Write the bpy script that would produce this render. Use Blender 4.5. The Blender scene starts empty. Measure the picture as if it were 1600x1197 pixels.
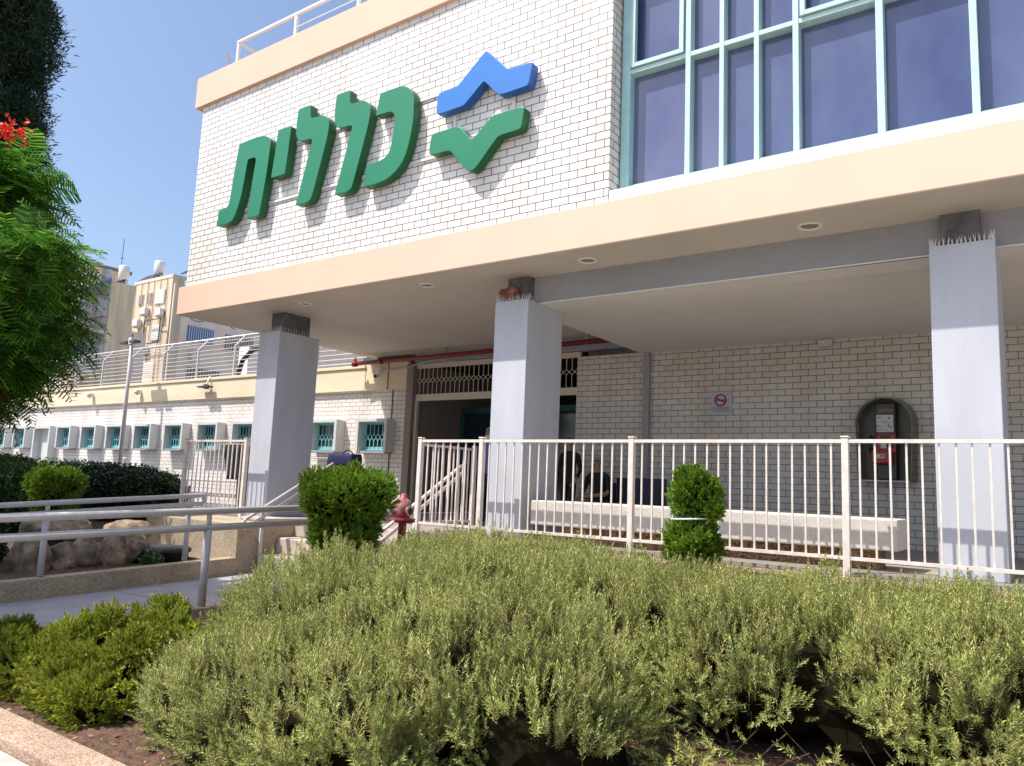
import bpy, bmesh, math, random
import numpy as np
from mathutils import Vector, Matrix, noise as mnoise
R = math.radians
random.seed(7); rng = np.random.default_rng(11)
scene = bpy.context.scene
C = scene.collection

# ------------------------------------------------------------ camera, sky, sun, exposure
YAW, PIT, ROL = R(-35.474), R(7.562), R(2.357)
fw = Vector((math.sin(YAW)*math.cos(PIT), math.cos(YAW)*math.cos(PIT), math.sin(PIT)))
rt = Vector((math.cos(YAW), -math.sin(YAW), 0)); up = rt.cross(fw)
r2 = math.cos(ROL)*rt + math.sin(ROL)*up; u2 = -math.sin(ROL)*rt + math.cos(ROL)*up
cam_d = bpy.data.cameras.new('camera'); cam = bpy.data.objects.new('camera', cam_d); C.objects.link(cam)
cam.matrix_world = Matrix(((r2.x, u2.x, -fw.x, 0), (r2.y, u2.y, -fw.y, 0), (r2.z, u2.z, -fw.z, 0.6), (0, 0, 0, 1)))
cam_d.sensor_width = 36; cam_d.lens = 1202.4/1600*36; cam_d.clip_start = .05; cam_d.clip_end = 2000
scene.camera = cam
SUN = Vector((-.80, -1, 2.12)).normalized()
w = bpy.data.worlds.new('World'); scene.world = w; w.use_nodes = True
nt = w.node_tree; bg = nt.nodes['Background']
sky = nt.nodes.new('ShaderNodeTexSky'); sky.sky_type = 'NISHITA'; sky.sun_disc = False
sky.sun_elevation = math.asin(SUN.z); sky.sun_rotation = math.atan2(SUN.x, SUN.y)
sky.altitude = 100; sky.air_density = 1.0; sky.dust_density = 3.0; sky.ozone_density = 3.0
nt.links.new(sky.outputs[0], bg.inputs[0]); bg.inputs[1].default_value = .15
sd = bpy.data.lights.new('sun', 'SUN'); sd.energy = 4.4; sd.angle = R(.55); sd.color = (1, .94, .86)
so = bpy.data.objects.new('sun', sd); C.objects.link(so); so.rotation_euler = SUN.to_track_quat('Z', 'Y').to_euler()
so.location = (0, 0, 30)
vs = scene.view_settings; vs.view_transform = 'Standard'; vs.look = 'None'; vs.exposure = .5; vs.gamma = 1

# ------------------------------------------------------------ materials
def srgb(r, g, b):
    return tuple((c/255/12.92 if c/255 <= .04045 else ((c/255+.055)/1.055)**2.4) for c in (r, g, b)) + (1,)
def mat(name, col, rough=.7, metal=0, noise=0, nscale=8, col2=None, bump=0, bscale=60, spec=.5, emit=None, trans=0, stretch=None, detail=4, alpha=1):
    m = bpy.data.materials.new(name); m.use_nodes = True; n = m.node_tree; L = n.links
    b = n.nodes['Principled BSDF']
    if len(col) == 3: col = tuple(col)+(1,)
    b.inputs['Base Color'].default_value = col; b.inputs['Roughness'].default_value = rough
    b.inputs['Metallic'].default_value = metal; b.inputs['Specular IOR Level'].default_value = spec
    if trans: b.inputs['Transmission Weight'].default_value = trans
    if alpha < 1: b.inputs['Alpha'].default_value = alpha
    g = n.nodes.new('ShaderNodeNewGeometry'); vec = g.outputs['Position']
    if stretch:
        mp = n.nodes.new('ShaderNodeMapping'); mp.inputs['Scale'].default_value = stretch; L.new(vec, mp.inputs[0]); vec = mp.outputs[0]
    if noise or col2:
        t = n.nodes.new('ShaderNodeTexNoise'); t.inputs['Scale'].default_value = nscale; t.inputs['Detail'].default_value = detail; L.new(vec, t.inputs[0])
        cr = n.nodes.new('ShaderNodeValToRGB'); L.new(t.outputs[0], cr.inputs[0])
        if col2 is None: col2 = tuple(c*(1-noise) for c in col[:3])+(1,)
        if len(col2) == 3: col2 = tuple(col2)+(1,)
        cr.color_ramp.elements[0].position = .35; cr.color_ramp.elements[1].position = .65
        cr.color_ramp.elements[0].color = col2; cr.color_ramp.elements[1].color = col
        L.new(cr.outputs[0], b.inputs['Base Color'])
    if bump:
        t2 = n.nodes.new('ShaderNodeTexNoise'); t2.inputs['Scale'].default_value = bscale; t2.inputs['Detail'].default_value = 5; L.new(vec, t2.inputs[0])
        bp = n.nodes.new('ShaderNodeBump'); bp.inputs['Strength'].default_value = bump; bp.inputs['Distance'].default_value = .02
        L.new(t2.outputs[0], bp.inputs['Height']); L.new(bp.outputs[0], b.inputs['Normal'])
    return m
def brickmat(name, c1, c2, cm, axis='x', bw=.213, rh=.091, ms=.0055, off=(0, 0), stain=None):
    m = bpy.data.materials.new(name); m.use_nodes = True; n = m.node_tree; L = n.links; b = n.nodes['Principled BSDF']
    g = n.nodes.new('ShaderNodeNewGeometry'); s = n.nodes.new('ShaderNodeSeparateXYZ'); L.new(g.outputs['Position'], s.inputs[0])
    c = n.nodes.new('ShaderNodeCombineXYZ'); L.new(s.outputs['X' if axis == 'x' else 'Y'], c.inputs[0]); L.new(s.outputs['Z'], c.inputs[1])
    mp = n.nodes.new('ShaderNodeMapping'); mp.inputs['Location'].default_value = (off[0], off[1], 0); L.new(c.outputs[0], mp.inputs[0])
    # slight wobble so that courses are not ruler-straight
    nz = n.nodes.new('ShaderNodeTexNoise'); nz.inputs['Scale'].default_value = 3.5; L.new(g.outputs['Position'], nz.inputs[0])
    vm = n.nodes.new('ShaderNodeVectorMath'); vm.operation = 'MULTIPLY_ADD'; vm.inputs[1].default_value = (.006, .006, 0)
    L.new(nz.outputs['Color'], vm.inputs[0]); L.new(mp.outputs[0], vm.inputs[2])
    t = n.nodes.new('ShaderNodeTexBrick'); t.inputs['Scale'].default_value = 1; t.inputs['Brick Width'].default_value = bw
    t.inputs['Row Height'].default_value = rh; t.inputs['Mortar Size'].default_value = ms; t.inputs['Mortar Smooth'].default_value = .1
    t.inputs['Bias'].default_value = -.35
    t.inputs['Color1'].default_value = c1; t.inputs['Color2'].default_value = c2; t.inputs['Mortar'].default_value = cm
    L.new(vm.outputs[0], t.inputs['Vector'])
    # dirt
    n2 = n.nodes.new('ShaderNodeTexNoise'); n2.inputs['Scale'].default_value = 1.3; n2.inputs['Detail'].default_value = 8
    mp2 = n.nodes.new('ShaderNodeMapping'); mp2.inputs['Scale'].default_value = (2.2, 2.2, .5); L.new(g.outputs['Position'], mp2.inputs[0]); L.new(mp2.outputs[0], n2.inputs[0])
    cr = n.nodes.new('ShaderNodeValToRGB'); cr.color_ramp.elements[0].position = .35; cr.color_ramp.elements[0].color = (.84, .80, .74, 1)
    cr.color_ramp.elements[1].position = .6; cr.color_ramp.elements[1].color = (1, 1, 1, 1); L.new(n2.outputs[0], cr.inputs[0])
    mx = n.nodes.new('ShaderNodeMix'); mx.data_type = 'RGBA'; mx.blend_type = 'MULTIPLY'; mx.inputs[0].default_value = .7
    L.new(t.outputs['Color'], mx.inputs[6]); L.new(cr.outputs[0], mx.inputs[7]); out = mx.outputs[2]
    if stain:   # rust-coloured run-down stains near a corner at x = stain
        mr = n.nodes.new('ShaderNodeMapRange'); mr.inputs[1].default_value = stain-.95; mr.inputs[2].default_value = stain-.05
        L.new(s.outputs['X'], mr.inputs[0])
        n3 = n.nodes.new('ShaderNodeTexNoise'); n3.inputs['Scale'].default_value = 4.2; n3.inputs['Detail'].default_value = 3; L.new(mp2.outputs[0], n3.inputs[0])
        r3 = n.nodes.new('ShaderNodeMapRange'); r3.inputs[1].default_value = .56; r3.inputs[2].default_value = .8; L.new(n3.outputs[0], r3.inputs[0])
        mu = n.nodes.new('ShaderNodeMath'); mu.operation = 'MULTIPLY'; L.new(mr.outputs[0], mu.inputs[0]); L.new(r3.outputs[0], mu.inputs[1])
        m3 = n.nodes.new('ShaderNodeMix'); m3.data_type = 'RGBA'; m3.blend_type = 'MULTIPLY'; L.new(mu.outputs[0], m3.inputs[0])
        L.new(out, m3.inputs[6]); m3.inputs[7].default_value = (.88, .66, .45, 1); out = m3.outputs[2]
    L.new(out, b.inputs['Base Color']); b.inputs['Roughness'].default_value = .42
    bp = n.nodes.new('ShaderNodeBump'); bp.inputs['Strength'].default_value = .6; bp.inputs['Distance'].default_value = .008; bp.invert = True
    L.new(t.outputs['Fac'], bp.inputs['Height']); L.new(bp.outputs[0], b.inputs['Normal'])
    return m
def leafmat(name, cols, transl=.25, rough=.5, spec=.3, patch=None):
    m = bpy.data.materials.new(name); m.use_nodes = True; n = m.node_tree; L = n.links; b = n.nodes['Principled BSDF']
    g = n.nodes.new('ShaderNodeNewGeometry'); cr = n.nodes.new('ShaderNodeValToRGB'); L.new(g.outputs['Random Per Island'], cr.inputs[0])
    cr.color_ramp.elements[0].color = tuple(cols[0])+(1,); cr.color_ramp.elements[0].position = 0
    cr.color_ramp.elements[1].color = tuple(cols[-1])+(1,); cr.color_ramp.elements[1].position = 1
    for i, c in enumerate(cols[1:-1]):
        e = cr.color_ramp.elements.new((i+1)/(len(cols)-1)); e.color = tuple(c)+(1,)
    # patches of tone
    t = n.nodes.new('ShaderNodeTexNoise'); t.inputs['Scale'].default_value = 2.2; L.new(g.outputs['Position'], t.inputs[0])
    hs = n.nodes.new('ShaderNodeHueSaturation'); mr = n.nodes.new('ShaderNodeMapRange'); mr.inputs[1].default_value = .3; mr.inputs[2].default_value = .7
    mr.inputs[3].default_value = .72; mr.inputs[4].default_value = 1.28; L.new(t.outputs[0], mr.inputs[0]); L.new(mr.outputs[0], hs.inputs['Value'])
    colout = cr.outputs[0]
    if patch:   # browned and fresher areas of the plants
        t5 = n.nodes.new('ShaderNodeTexNoise'); t5.inputs['Scale'].default_value = 4.5; t5.inputs['Detail'].default_value = 4; L.new(g.outputs['Position'], t5.inputs[0])
        m5 = n.nodes.new('ShaderNodeMapRange'); m5.inputs[1].default_value = .50; m5.inputs[2].default_value = .72; m5.inputs[4].default_value = .5; L.new(t5.outputs[0], m5.inputs[0])
        x5 = n.nodes.new('ShaderNodeMix'); x5.data_type = 'RGBA'; L.new(m5.outputs[0], x5.inputs[0]); L.new(colout, x5.inputs[6]); x5.inputs[7].default_value = tuple(patch)+(1,); colout = x5.outputs[2]
    L.new(colout, hs.inputs['Color'])
    L.new(hs.outputs[0], b.inputs['Base Color']); b.inputs['Roughness'].default_value = rough; b.inputs['Specular IOR Level'].default_value = spec
    if transl:
        tr = n.nodes.new('ShaderNodeBsdfTranslucent'); L.new(hs.outputs[0], tr.inputs[0])
        mx = n.nodes.new('ShaderNodeMixShader'); mx.inputs[0].default_value = transl
        L.new(b.outputs[0], mx.inputs[1]); L.new(tr.outputs[0], mx.inputs[2]); L.new(mx.outputs[0], n.nodes['Material Output'].inputs[0])
    return m

M = {}
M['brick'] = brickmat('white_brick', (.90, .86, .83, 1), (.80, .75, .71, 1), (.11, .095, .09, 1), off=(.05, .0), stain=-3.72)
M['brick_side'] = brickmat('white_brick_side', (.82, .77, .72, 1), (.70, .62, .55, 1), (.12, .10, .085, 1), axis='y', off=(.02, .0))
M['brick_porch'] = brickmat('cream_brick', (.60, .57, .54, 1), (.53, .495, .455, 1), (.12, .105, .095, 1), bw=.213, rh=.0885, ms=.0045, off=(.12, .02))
M['brick_wing'] = brickmat('pale_brick', (.84, .79, .76, 1), (.76, .70, .66, 1), (.20, .165, .15, 1), bw=.213, rh=.0885, ms=.0040, off=(.03, .03))
M['fascia'] = mat('peach_paint', (.82, .565, .44), .9, noise=.04, nscale=1.5, spec=.05)
M['soffit'] = mat('beige_ceiling_paint', (.67, .61, .53), .8, noise=.07, nscale=1.2, stretch=(1, .25, 1), bump=.05)
M['ceiling'] = mat('light_ceiling_paint', (.86, .82, .77), .55, noise=.08, nscale=.9, bump=.08, bscale=6)
M['beam'] = mat('grey_beam_paint', (.33, .33, .36), .7, noise=.08, nscale=3, bump=.1)
M['column'] = mat('pale_grey_column_paint', (.535, .55, .61), .55, noise=.10, nscale=2.5, stretch=(1.6, 1.6, .35), detail=8, bump=.12, bscale=25)
M['capblock'] = mat('dark_grey_concrete', (.16, .16, .17), .85, noise=.4, nscale=9, bump=.3)
M['spike'] = mat('clear_plastic_spikes', (.62, .60, .58), .3, spec=.7)
M['white'] = mat('white_paint', (.82, .80, .77), .45)
M['rail'] = mat('cream_railing_paint', (.80, .73, .68), .42, noise=.1, nscale=14, col2=(.70, .60, .53))
M['rail_grey'] = mat('grey_handrail_paint', (.52, .48, .475), .42, noise=.12, nscale=18, bump=.05)
M['frame'] = mat('aqua_window_paint', (.40, .66, .68), .4, noise=.12, nscale=6)
M['frame_white'] = mat('pale_aqua_window_paint', (.46, .64, .63), .4, noise=.08, nscale=6)
M['teal'] = mat('turquoise_grille_paint', (.26, .60, .64), .45)
M['teal_dark'] = mat('dark_teal_paint', (.02, .10, .10), .5)
M['glass_small'] = mat('dark_window_glass', (.015, .04, .07), .1, spec=.8, noise=.5, nscale=2)
M['green'] = mat('green_sign_plastic', (.010, .215, .105), .38, noise=.06, nscale=2)
M['green_side'] = mat('green_sign_return', (.004, .12, .03), .4)
M['blue'] = mat('blue_sign_plastic', (.025, .18, .56), .38, noise=.05, nscale=2)
M['blue_side'] = mat('blue_sign_return', (.01, .11, .45), .4)
M['concrete'] = mat('grey_paving', (.30, .29, .30), .85, noise=.2, nscale=14, bump=.25, bscale=120)
M['path'] = mat('grey_path_concrete', (.38, .36, .38), .85, noise=.16, nscale=5, bump=.25, bscale=90, detail=9)
M['pave_front'] = mat('pavement_concrete', (.52, .47, .42), .9, noise=.2, nscale=10, bump=.4, bscale=70, detail=9)
M['floor'] = mat('porch_floor_tile', (.34, .30, .27), .7, noise=.15, nscale=6)
M['soil'] = mat('brown_soil', (.16, .085, .05), .95, col2=(.07, .04, .025), nscale=18, bump=1, bscale=40, detail=9)
M['ground'] = mat('dusty_ground', (.33, .29, .24), .95, noise=.25, nscale=.6)
def aggregate(name, base, dark, light, scale=130):
    m = bpy.data.materials.new(name); m.use_nodes = True; n = m.node_tree; L = n.links; b = n.nodes['Principled BSDF']
    g = n.nodes.new('ShaderNodeNewGeometry'); v = n.nodes.new('ShaderNodeTexVoronoi'); v.inputs['Scale'].default_value = scale; L.new(g.outputs['Position'], v.inputs[0])
    sx = n.nodes.new('ShaderNodeSeparateColor'); L.new(v.outputs['Color'], sx.inputs[0])
    cr = n.nodes.new('ShaderNodeValToRGB'); L.new(sx.outputs[0], cr.inputs[0]); e = cr.color_ramp.elements
    e[0].position = .0; e[0].color = dark; e[1].position = 1; e[1].color = light; x = e.new(.45); x.color = base
    t = n.nodes.new('ShaderNodeTexNoise'); t.inputs['Scale'].default_value = 3; t.inputs['Detail'].default_value = 6; L.new(g.outputs['Position'], t.inputs[0])
    mr = n.nodes.new('ShaderNodeMapRange'); mr.inputs[1].default_value = .3; mr.inputs[2].default_value = .7; mr.inputs[3].default_value = .78; mr.inputs[4].default_value = 1.1; L.new(t.outputs[0], mr.inputs[0])
    hs = n.nodes.new('ShaderNodeHueSaturation'); L.new(mr.outputs[0], hs.inputs['Value']); L.new(cr.outputs[0], hs.inputs['Color']); L.new(hs.outputs[0], b.inputs['Base Color'])
    b.inputs['Roughness'].default_value = .9
    bp = n.nodes.new('ShaderNodeBump'); bp.inputs['Strength'].default_value = .7; bp.inputs['Distance'].default_value = .006; L.new(v.outputs['Distance'], bp.inputs['Height']); L.new(bp.outputs[0], b.inputs['Normal'])
    return m
M['kerb'] = aggregate('pink_aggregate_kerb', (.44, .30, .215, 1), (.24, .15, .10, 1), (.62, .47, .36, 1))
M['wallstone'] = aggregate('tan_aggregate_wall', (.45, .35, .23, 1), (.24, .18, .11, 1), (.62, .52, .38, 1))
M['brownwall'] = aggregate('brown_aggregate', (.22, .12, .06, 1), (.10, .05, .03, 1), (.42, .28, .14, 1), 60)
M['step'] = mat('step_stone', (.55, .46, .39), .85, noise=.18, nscale=8, bump=.3, bscale=80, detail=8)
M['bench'] = mat('cream_concrete_bench', (.60, .56, .51), .8, noise=.12, nscale=9, bump=.25, bscale=35)
M['red'] = mat('red_pipe_paint', (.20, .010, .013), .4)
M['hydrant'] = mat('faded_red_hydrant', (.32, .012, .022), .5, col2=(.44, .12, .12), nscale=9, bump=.2)
M['hydrant_pink'] = mat('sun_bleached_red', (.46, .24, .23), .7, col2=(.30, .03, .045), nscale=13, detail=6)
M['steel'] = mat('dull_steel', (.35, .34, .33), .4, metal=.7)
M['brownframe'] = mat('taupe_frame_paint', (.25, .20, .175), .6)
M['creamframe'] = mat('cream_metal_frame', (.62, .56, .45), .5)
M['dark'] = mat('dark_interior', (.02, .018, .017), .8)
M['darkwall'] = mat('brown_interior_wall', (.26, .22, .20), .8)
M['black'] = mat('black_plastic', (.012, .012, .014), .5)
M['blackcloth'] = mat('black_cloth', (.014, .014, .016), .9)
M['navy'] = mat('navy_fabric', (.010, .012, .075), .8, noise=.3, nscale=30)
M['navyseat'] = mat('navy_seat_plastic', (.012, .014, .05), .5)
M['booth'] = mat('smoky_green_plastic', (.17, .155, .10), .25, spec=.6, noise=.35, nscale=6, alpha=.72)
M['booth_back'] = mat('smoky_hood_back', (.13, .12, .075), .3, noise=.3, nscale=6, alpha=.6)
M['phone_grey'] = mat('dark_grey_plastic', (.035, .037, .045), .4)
M['phone_red'] = mat('red_phone_plastic', (.34, .022, .018), .35)
M['label_white'] = mat('white_label', (.55, .55, .56), .5)
M['orange'] = mat('orange_print', (.60, .22, .03), .6)
M['sign_grey'] = mat('pale_blue_sign_plate', (.42, .44, .55), .5)
M['sign_red'] = mat('red_print', (.35, .01, .03), .5)
M['print'] = mat('navy_print', (.01, .01, .05), .6)
M['skin'] = mat('skin', (.36, .20, .14), .5)
M['shirt_blue'] = mat('blue_shirt', (.10, .13, .34), .8)
M['shirt_check'] = mat('checked_grey_cloth', (.30, .30, .32), .8, col2=(.05, .05, .06), nscale=60)
M['trousers'] = mat('dark_trousers', (.03, .032, .06), .85)
M['beard'] = mat('grey_hair', (.30, .28, .26), .9)
M['mask'] = mat('pale_yellow_face_mask', (.62, .56, .34), .8)
M['bark'] = mat('brown_bark', (.12, .075, .05), .95, noise=.5, nscale=20, bump=.8, bscale=30)
M['twig_shade'] = mat('dark_twig_shade', (.013, .011, .006), 1, spec=0)  # near-black colour stands in for the shade inside plants
M['rock'] = mat('brown_boulder', (.36, .26, .18), .9, col2=(.12, .085, .06), nscale=7, bump=1, bscale=14, detail=12)
M['render_w'] = mat('pale_streaked_plaster', (.80, .74, .66), .9, col2=(.62, .53, .42), nscale=1.6, stretch=(1.4, 1.4, .22), bump=.1)  # pale plaster with darker vertical streaks
M['render_st'] = mat('stained_plaster', (.92, .74, .48), .9, col2=(.66, .54, .37), nscale=2.0, stretch=(1.3, 1.3, .12), bump=.15, detail=8)
M['render_b'] = mat('cream_plaster', (.74, .62, .47), .9, col2=(.60, .49, .36), nscale=1.3, stretch=(1.4, 1.4, .2))
M['render_p'] = mat('pinkish_plaster', (.95, .80, .67), .9, noise=.15, nscale=1.2, stretch=(1, 1, .3))
M['parapet'] = mat('cream_parapet_paint', (.82, .70, .50), .8, noise=.12, nscale=2.5, stretch=(.4, 1, 1.5), bump=.1)
M['terrace_metal'] = mat('terrace_rail_grey', (.55, .53, .53), .4, metal=.2)
M['tank'] = mat('white_tank_enamel', (.80, .77, .76), .45, noise=.12, nscale=5)
M['solar'] = mat('solar_panel_glass', (.02, .022, .03), .5, spec=.3)
M['awning_blue'] = mat('blue_awning', (.09, .20, .48), .7)
M['awning_red'] = mat('rusty_red_sheet', (.30, .10, .08), .8, noise=.3, nscale=2)
M['shutter'] = mat('white_shutter', (.78, .76, .74), .6)
M['glass_blue'] = mat('blue_curtained_glass', (.048, .064, .165), .07, spec=.9, col2=(.10, .125, .235), nscale=1.3, stretch=(1, 1, .6), bump=.06, bscale=3, detail=7)
M['glass_pale'] = mat('pale_curtained_glass', (.16, .175, .26), .07, spec=.9, col2=(.085, .10, .22), nscale=1.1, stretch=(1, 1, .5))
M['grey_dark'] = mat('dark_grey_paint', (.07, .07, .075), .6)
M['lens'] = mat('recessed_lamp_lens', (.30, .25, .19), .4)
M['concrete_dark'] = mat('black_lid_rubber', (.035, .036, .04), .6, noise=.3, nscale=12)
M['flower'] = mat('scarlet_petals', (.85, .05, .02), .6)
M['tape'] = mat('white_tape', (.8, .8, .82), .5)
L_ROS = leafmat('rosemary_needles', [(.05, .09, .018), (.19, .255, .045), (.33, .38, .09), (.60, .60, .23), (.10, .17, .03), (.60, .46, .15)], .10, .5, .35, patch=(.38, .28, .12))
L_JUN = leafmat('juniper_sprays', [(.07, .12, .012), (.18, .27, .018), (.32, .41, .03), (.54, .52, .08), (.26, .33, .03), (.36, .24, .08)], .25, .55, .25, patch=(.46, .40, .08))
L_JUN.name = 'juniper_sprays'
L_CLIP = leafmat('clipped_conifer_sprays', [(.04, .10, .012), (.12, .23, .016), (.24, .38, .03), (.38, .50, .06), (.14, .26, .02), (.07, .14, .015)], .22, .55, .25)
L_CYP = leafmat('dark_conifer_sprays', [(.012, .028, .016), (.026, .052, .028), (.05, .085, .045)], .12, .7, .15)
L_HED = leafmat('dark_hedge_leaves', [(.012, .03, .010), (.022, .05, .015), (.035, .075, .02)], .15, .45, .4)
L_POI = leafmat('feathery_leaves', [(.02, .08, .012), (.05, .16, .02), (.11, .28, .03), (.24, .46, .05)], .4, .5, .3)
L_PLANT = leafmat('garden_plant_leaves', [(.03, .08, .02), (.07, .16, .04), (.12, .22, .06)], .2, .4, .4)

# ------------------------------------------------------------ helpers
def kids(o): return [c for c in bpy.data.objects if c.parent == o]
def tag(o, label=None, cat=None, group=None, kind=None):
    if label: o['label'] = label
    if cat: o['category'] = cat
    if group: o['group'] = group
    if kind: o['kind'] = kind
    return o
def thing(name, loc, label, cat, group=None, rz=0):
    o = bpy.data.objects.new(name, None); C.objects.link(o); o.location = loc; o.rotation_euler = (0, 0, rz); o.empty_display_size = .1
    return tag(o, label, cat, group)
def link_mesh(name, me, m, parent=None, smooth=False, bevel=0, world=True):
    if m is not None:
        for x in (m if isinstance(m, (list, tuple)) else [m]): me.materials.append(x)
    o = bpy.data.objects.new(name, me); C.objects.link(o)
    if parent is not None:
        o.parent = parent
        if world:
            p = parent; mw = Matrix.Identity(4); chain = []
            while p is not None: chain.append(p); p = p.parent
            for q in reversed(chain): mw = mw @ q.matrix_parent_inverse @ q.matrix_basis
            o.matrix_parent_inverse = mw.inverted()
    if smooth:
        me.polygons.foreach_set('use_smooth', [True]*len(me.polygons))
    if bevel:
        b = o.modifiers.new('bevel', 'BEVEL'); b.width = bevel; b.segments = 2; b.limit_method = 'ANGLE'; b.angle_limit = R(40)
    return o
class MB:
    def __init__(s): s.v = []; s.f = []; s.mi = []
    def add(s, vs, fs, mi=0):
        k = len(s.v); s.v += [tuple(v) for v in vs]; s.f += [tuple(i+k for i in f) for f in fs]; s.mi += [mi]*len(fs); return s
    def box(s, x0, x1, y0, y1, z0, z1, mi=0):
        vs = [(x, y, z) for z in (z0, z1) for y in (y0, y1) for x in (x0, x1)]
        return s.add(vs, [(0, 2, 3, 1), (4, 5, 7, 6), (0, 1, 5, 4), (2, 6, 7, 3), (0, 4, 6, 2), (1, 3, 7, 5)], mi)
    def beam(s, p, q, w, h, mi=0, upv=(0, 0, 1)):
        p = Vector(p); q = Vector(q); d = (q-p).normalized(); u = Vector(upv)
        if abs(d.dot(u)) > .99: u = Vector((0, 1, 0))
        a = d.cross(u).normalized()*w/2; b = a.cross(d).normalized()*h/2
        vs = [p-a-b, p+a-b, p+a+b, p-a+b, q-a-b, q+a-b, q+a+b, q-a+b]
        return s.add(vs, [(0, 1, 2, 3), (7, 6, 5, 4), (0, 4, 5, 1), (1, 5, 6, 2), (2, 6, 7, 3), (3, 7, 4, 0)], mi)
    def tube(s, pts, r, n=10, mi=0, cap=True):
        pts = [Vector(p) for p in pts]; rs = r if isinstance(r, (list, tuple)) else [r]*len(pts); k = len(s.v); prev = None
        for i, p in enumerate(pts):
            d = (pts[min(i+1, len(pts)-1)]-pts[max(i-1, 0)]).normalized()
            if prev is None:
                u = Vector((0, 0, 1)) if abs(d.z) < .9 else Vector((1, 0, 0)); a = d.cross(u).normalized()
            else: a = (prev-d*prev.dot(d)).normalized()
            prev = a; b = d.cross(a)
            for j in range(n):
                t = 2*math.pi*j/n; s.v.append(tuple(p+(a*math.cos(t)+b*math.sin(t))*rs[i]))
        for i in range(len(pts)-1):
            for j in range(n):
                s.f.append((k+i*n+j, k+i*n+(j+1) % n, k+(i+1)*n+(j+1) % n, k+(i+1)*n+j)); s.mi.append(mi)
        if cap:
            s.f.append(tuple(k+j for j in reversed(range(n)))); s.f.append(tuple(k+(len(pts)-1)*n+j for j in range(n))); s.mi += [mi, mi]
        return s
    def lathe(s, c, prof, n=20, mi=0, axis='z'):
        k = len(s.v)
        for (r, h) in prof:
            for j in range(n):
                t = 2*math.pi*j/n; a, b = r*math.cos(t), r*math.sin(t)
                s.v.append((c[0]+a, c[1]+b, c[2]+h) if axis == 'z' else ((c[0]+a, c[1]+h, c[2]+b) if axis == 'y' else (c[0]+h, c[1]+a, c[2]+b)))
        for i in range(len(prof)-1):
            for j in range(n):
                s.f.append((k+i*n+j, k+i*n+(j+1) % n, k+(i+1)*n+(j+1) % n, k+(i+1)*n+j)); s.mi.append(mi)
        s.f.append(tuple(k+j for j in reversed(range(n)))); s.f.append(tuple(k+(len(prof)-1)*n+j for j in range(n))); s.mi += [mi, mi]
        return s
    def build(s, name, m, parent=None, smooth=False, bevel=0):
        me = bpy.data.meshes.new(name); me.from_pydata(s.v, [], s.f); me.update()
        if isinstance(m, (list, tuple)): me.polygons.foreach_set('material_index', s.mi)
        bm = bmesh.new(); bm.from_mesh(me); bmesh.ops.recalc_face_normals(bm, faces=bm.faces); bm.to_mesh(me); bm.free()
        o = link_mesh(name, me, m, parent, False, bevel)
        if smooth:
            for p in me.polygons: p.use_smooth = len(p.vertices) <= 4
        return o
def box(name, m, parent, x0, x1, y0, y1, z0, z1, bevel=0): return MB().box(x0, x1, y0, y1, z0, z1).build(name, m, parent, bevel=bevel)
def struct(name, o): o['kind'] = 'structure'; return o
def prism_xz(name, pts, y0, y1, mats, parent, bevel=0):
    bm = bmesh.new(); f = bm.faces.new([bm.verts.new((x, y0, z)) for x, z in pts]); f.normal_update()
    ex = bmesh.ops.extrude_face_region(bm, geom=[f]); vs_ = [g for g in ex['geom'] if isinstance(g, bmesh.types.BMVert)]
    bmesh.ops.translate(bm, verts=vs_, vec=(0, y1-y0, 0)); bmesh.ops.recalc_face_normals(bm, faces=bm.faces)
    for q in bm.faces: q.material_index = 0 if abs(q.normal.y) > .9 and abs(q.calc_center_median().y-y0) < 1e-4 else 1
    me = bpy.data.meshes.new(name); bm.to_mesh(me); bm.free()
    o = link_mesh(name, me, mats, parent, bevel=bevel); return o
def text(name, s, loc, size, m, parent, rot=(R(90), 0, 0), ext=.001, align='CENTER'):
    cu = bpy.data.curves.new(name, 'FONT'); cu.body = s; cu.size = size; cu.extrude = ext; cu.align_x = align
    t = bpy.data.objects.new(name, cu); C.objects.link(t); dg = bpy.context.evaluated_depsgraph_get()
    me = bpy.data.meshes.new_from_object(t.evaluated_get(dg)); bpy.data.objects.remove(t); me.name = name; me.materials.clear()
    me.transform(Matrix.Translation(loc) @ Matrix.Rotation(rot[0], 4, 'X'))
    return link_mesh(name, me, m, parent)

# ---- numpy foliage
def np_mesh(name, V, F, m, parent=None, mi=None):
    me = bpy.data.meshes.new(name); V = np.ascontiguousarray(V, dtype=np.float32); F = np.ascontiguousarray(F, dtype=np.int32)
    k = F.shape[1]; me.vertices.add(len(V)); me.vertices.foreach_set('co', V.ravel()); me.loops.add(F.size); me.loops.foreach_set('vertex_index', F.ravel())
    me.polygons.add(len(F)); me.polygons.foreach_set('loop_start', np.arange(0, F.size, k, dtype=np.int32)); me.update(calc_edges=True)
    if mi is not None: me.polygons.foreach_set('material_index', mi.astype(np.int32))
    me.validate(); return link_mesh(name, me, m, parent)
def frames(D, spin=None):
    D = D/np.linalg.norm(D, axis=1, keepdims=True); n = len(D)
    ref = np.tile([0., 0., 1.], (n, 1)); ref[np.abs(D[:, 2]) > .95] = [1., 0, 0]
    A = np.cross(ref, D); A /= np.linalg.norm(A, axis=1, keepdims=True); B = np.cross(D, A)
    s = rng.uniform(0, 2*np.pi, n) if spin is None else spin
    c_, s_ = np.cos(s)[:, None], np.sin(s)[:, None]; A2 = A*c_+B*s_; B2 = -A*s_+B*c_
    return np.stack([A2, B2, D], axis=2)      # columns x,y,z
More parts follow.
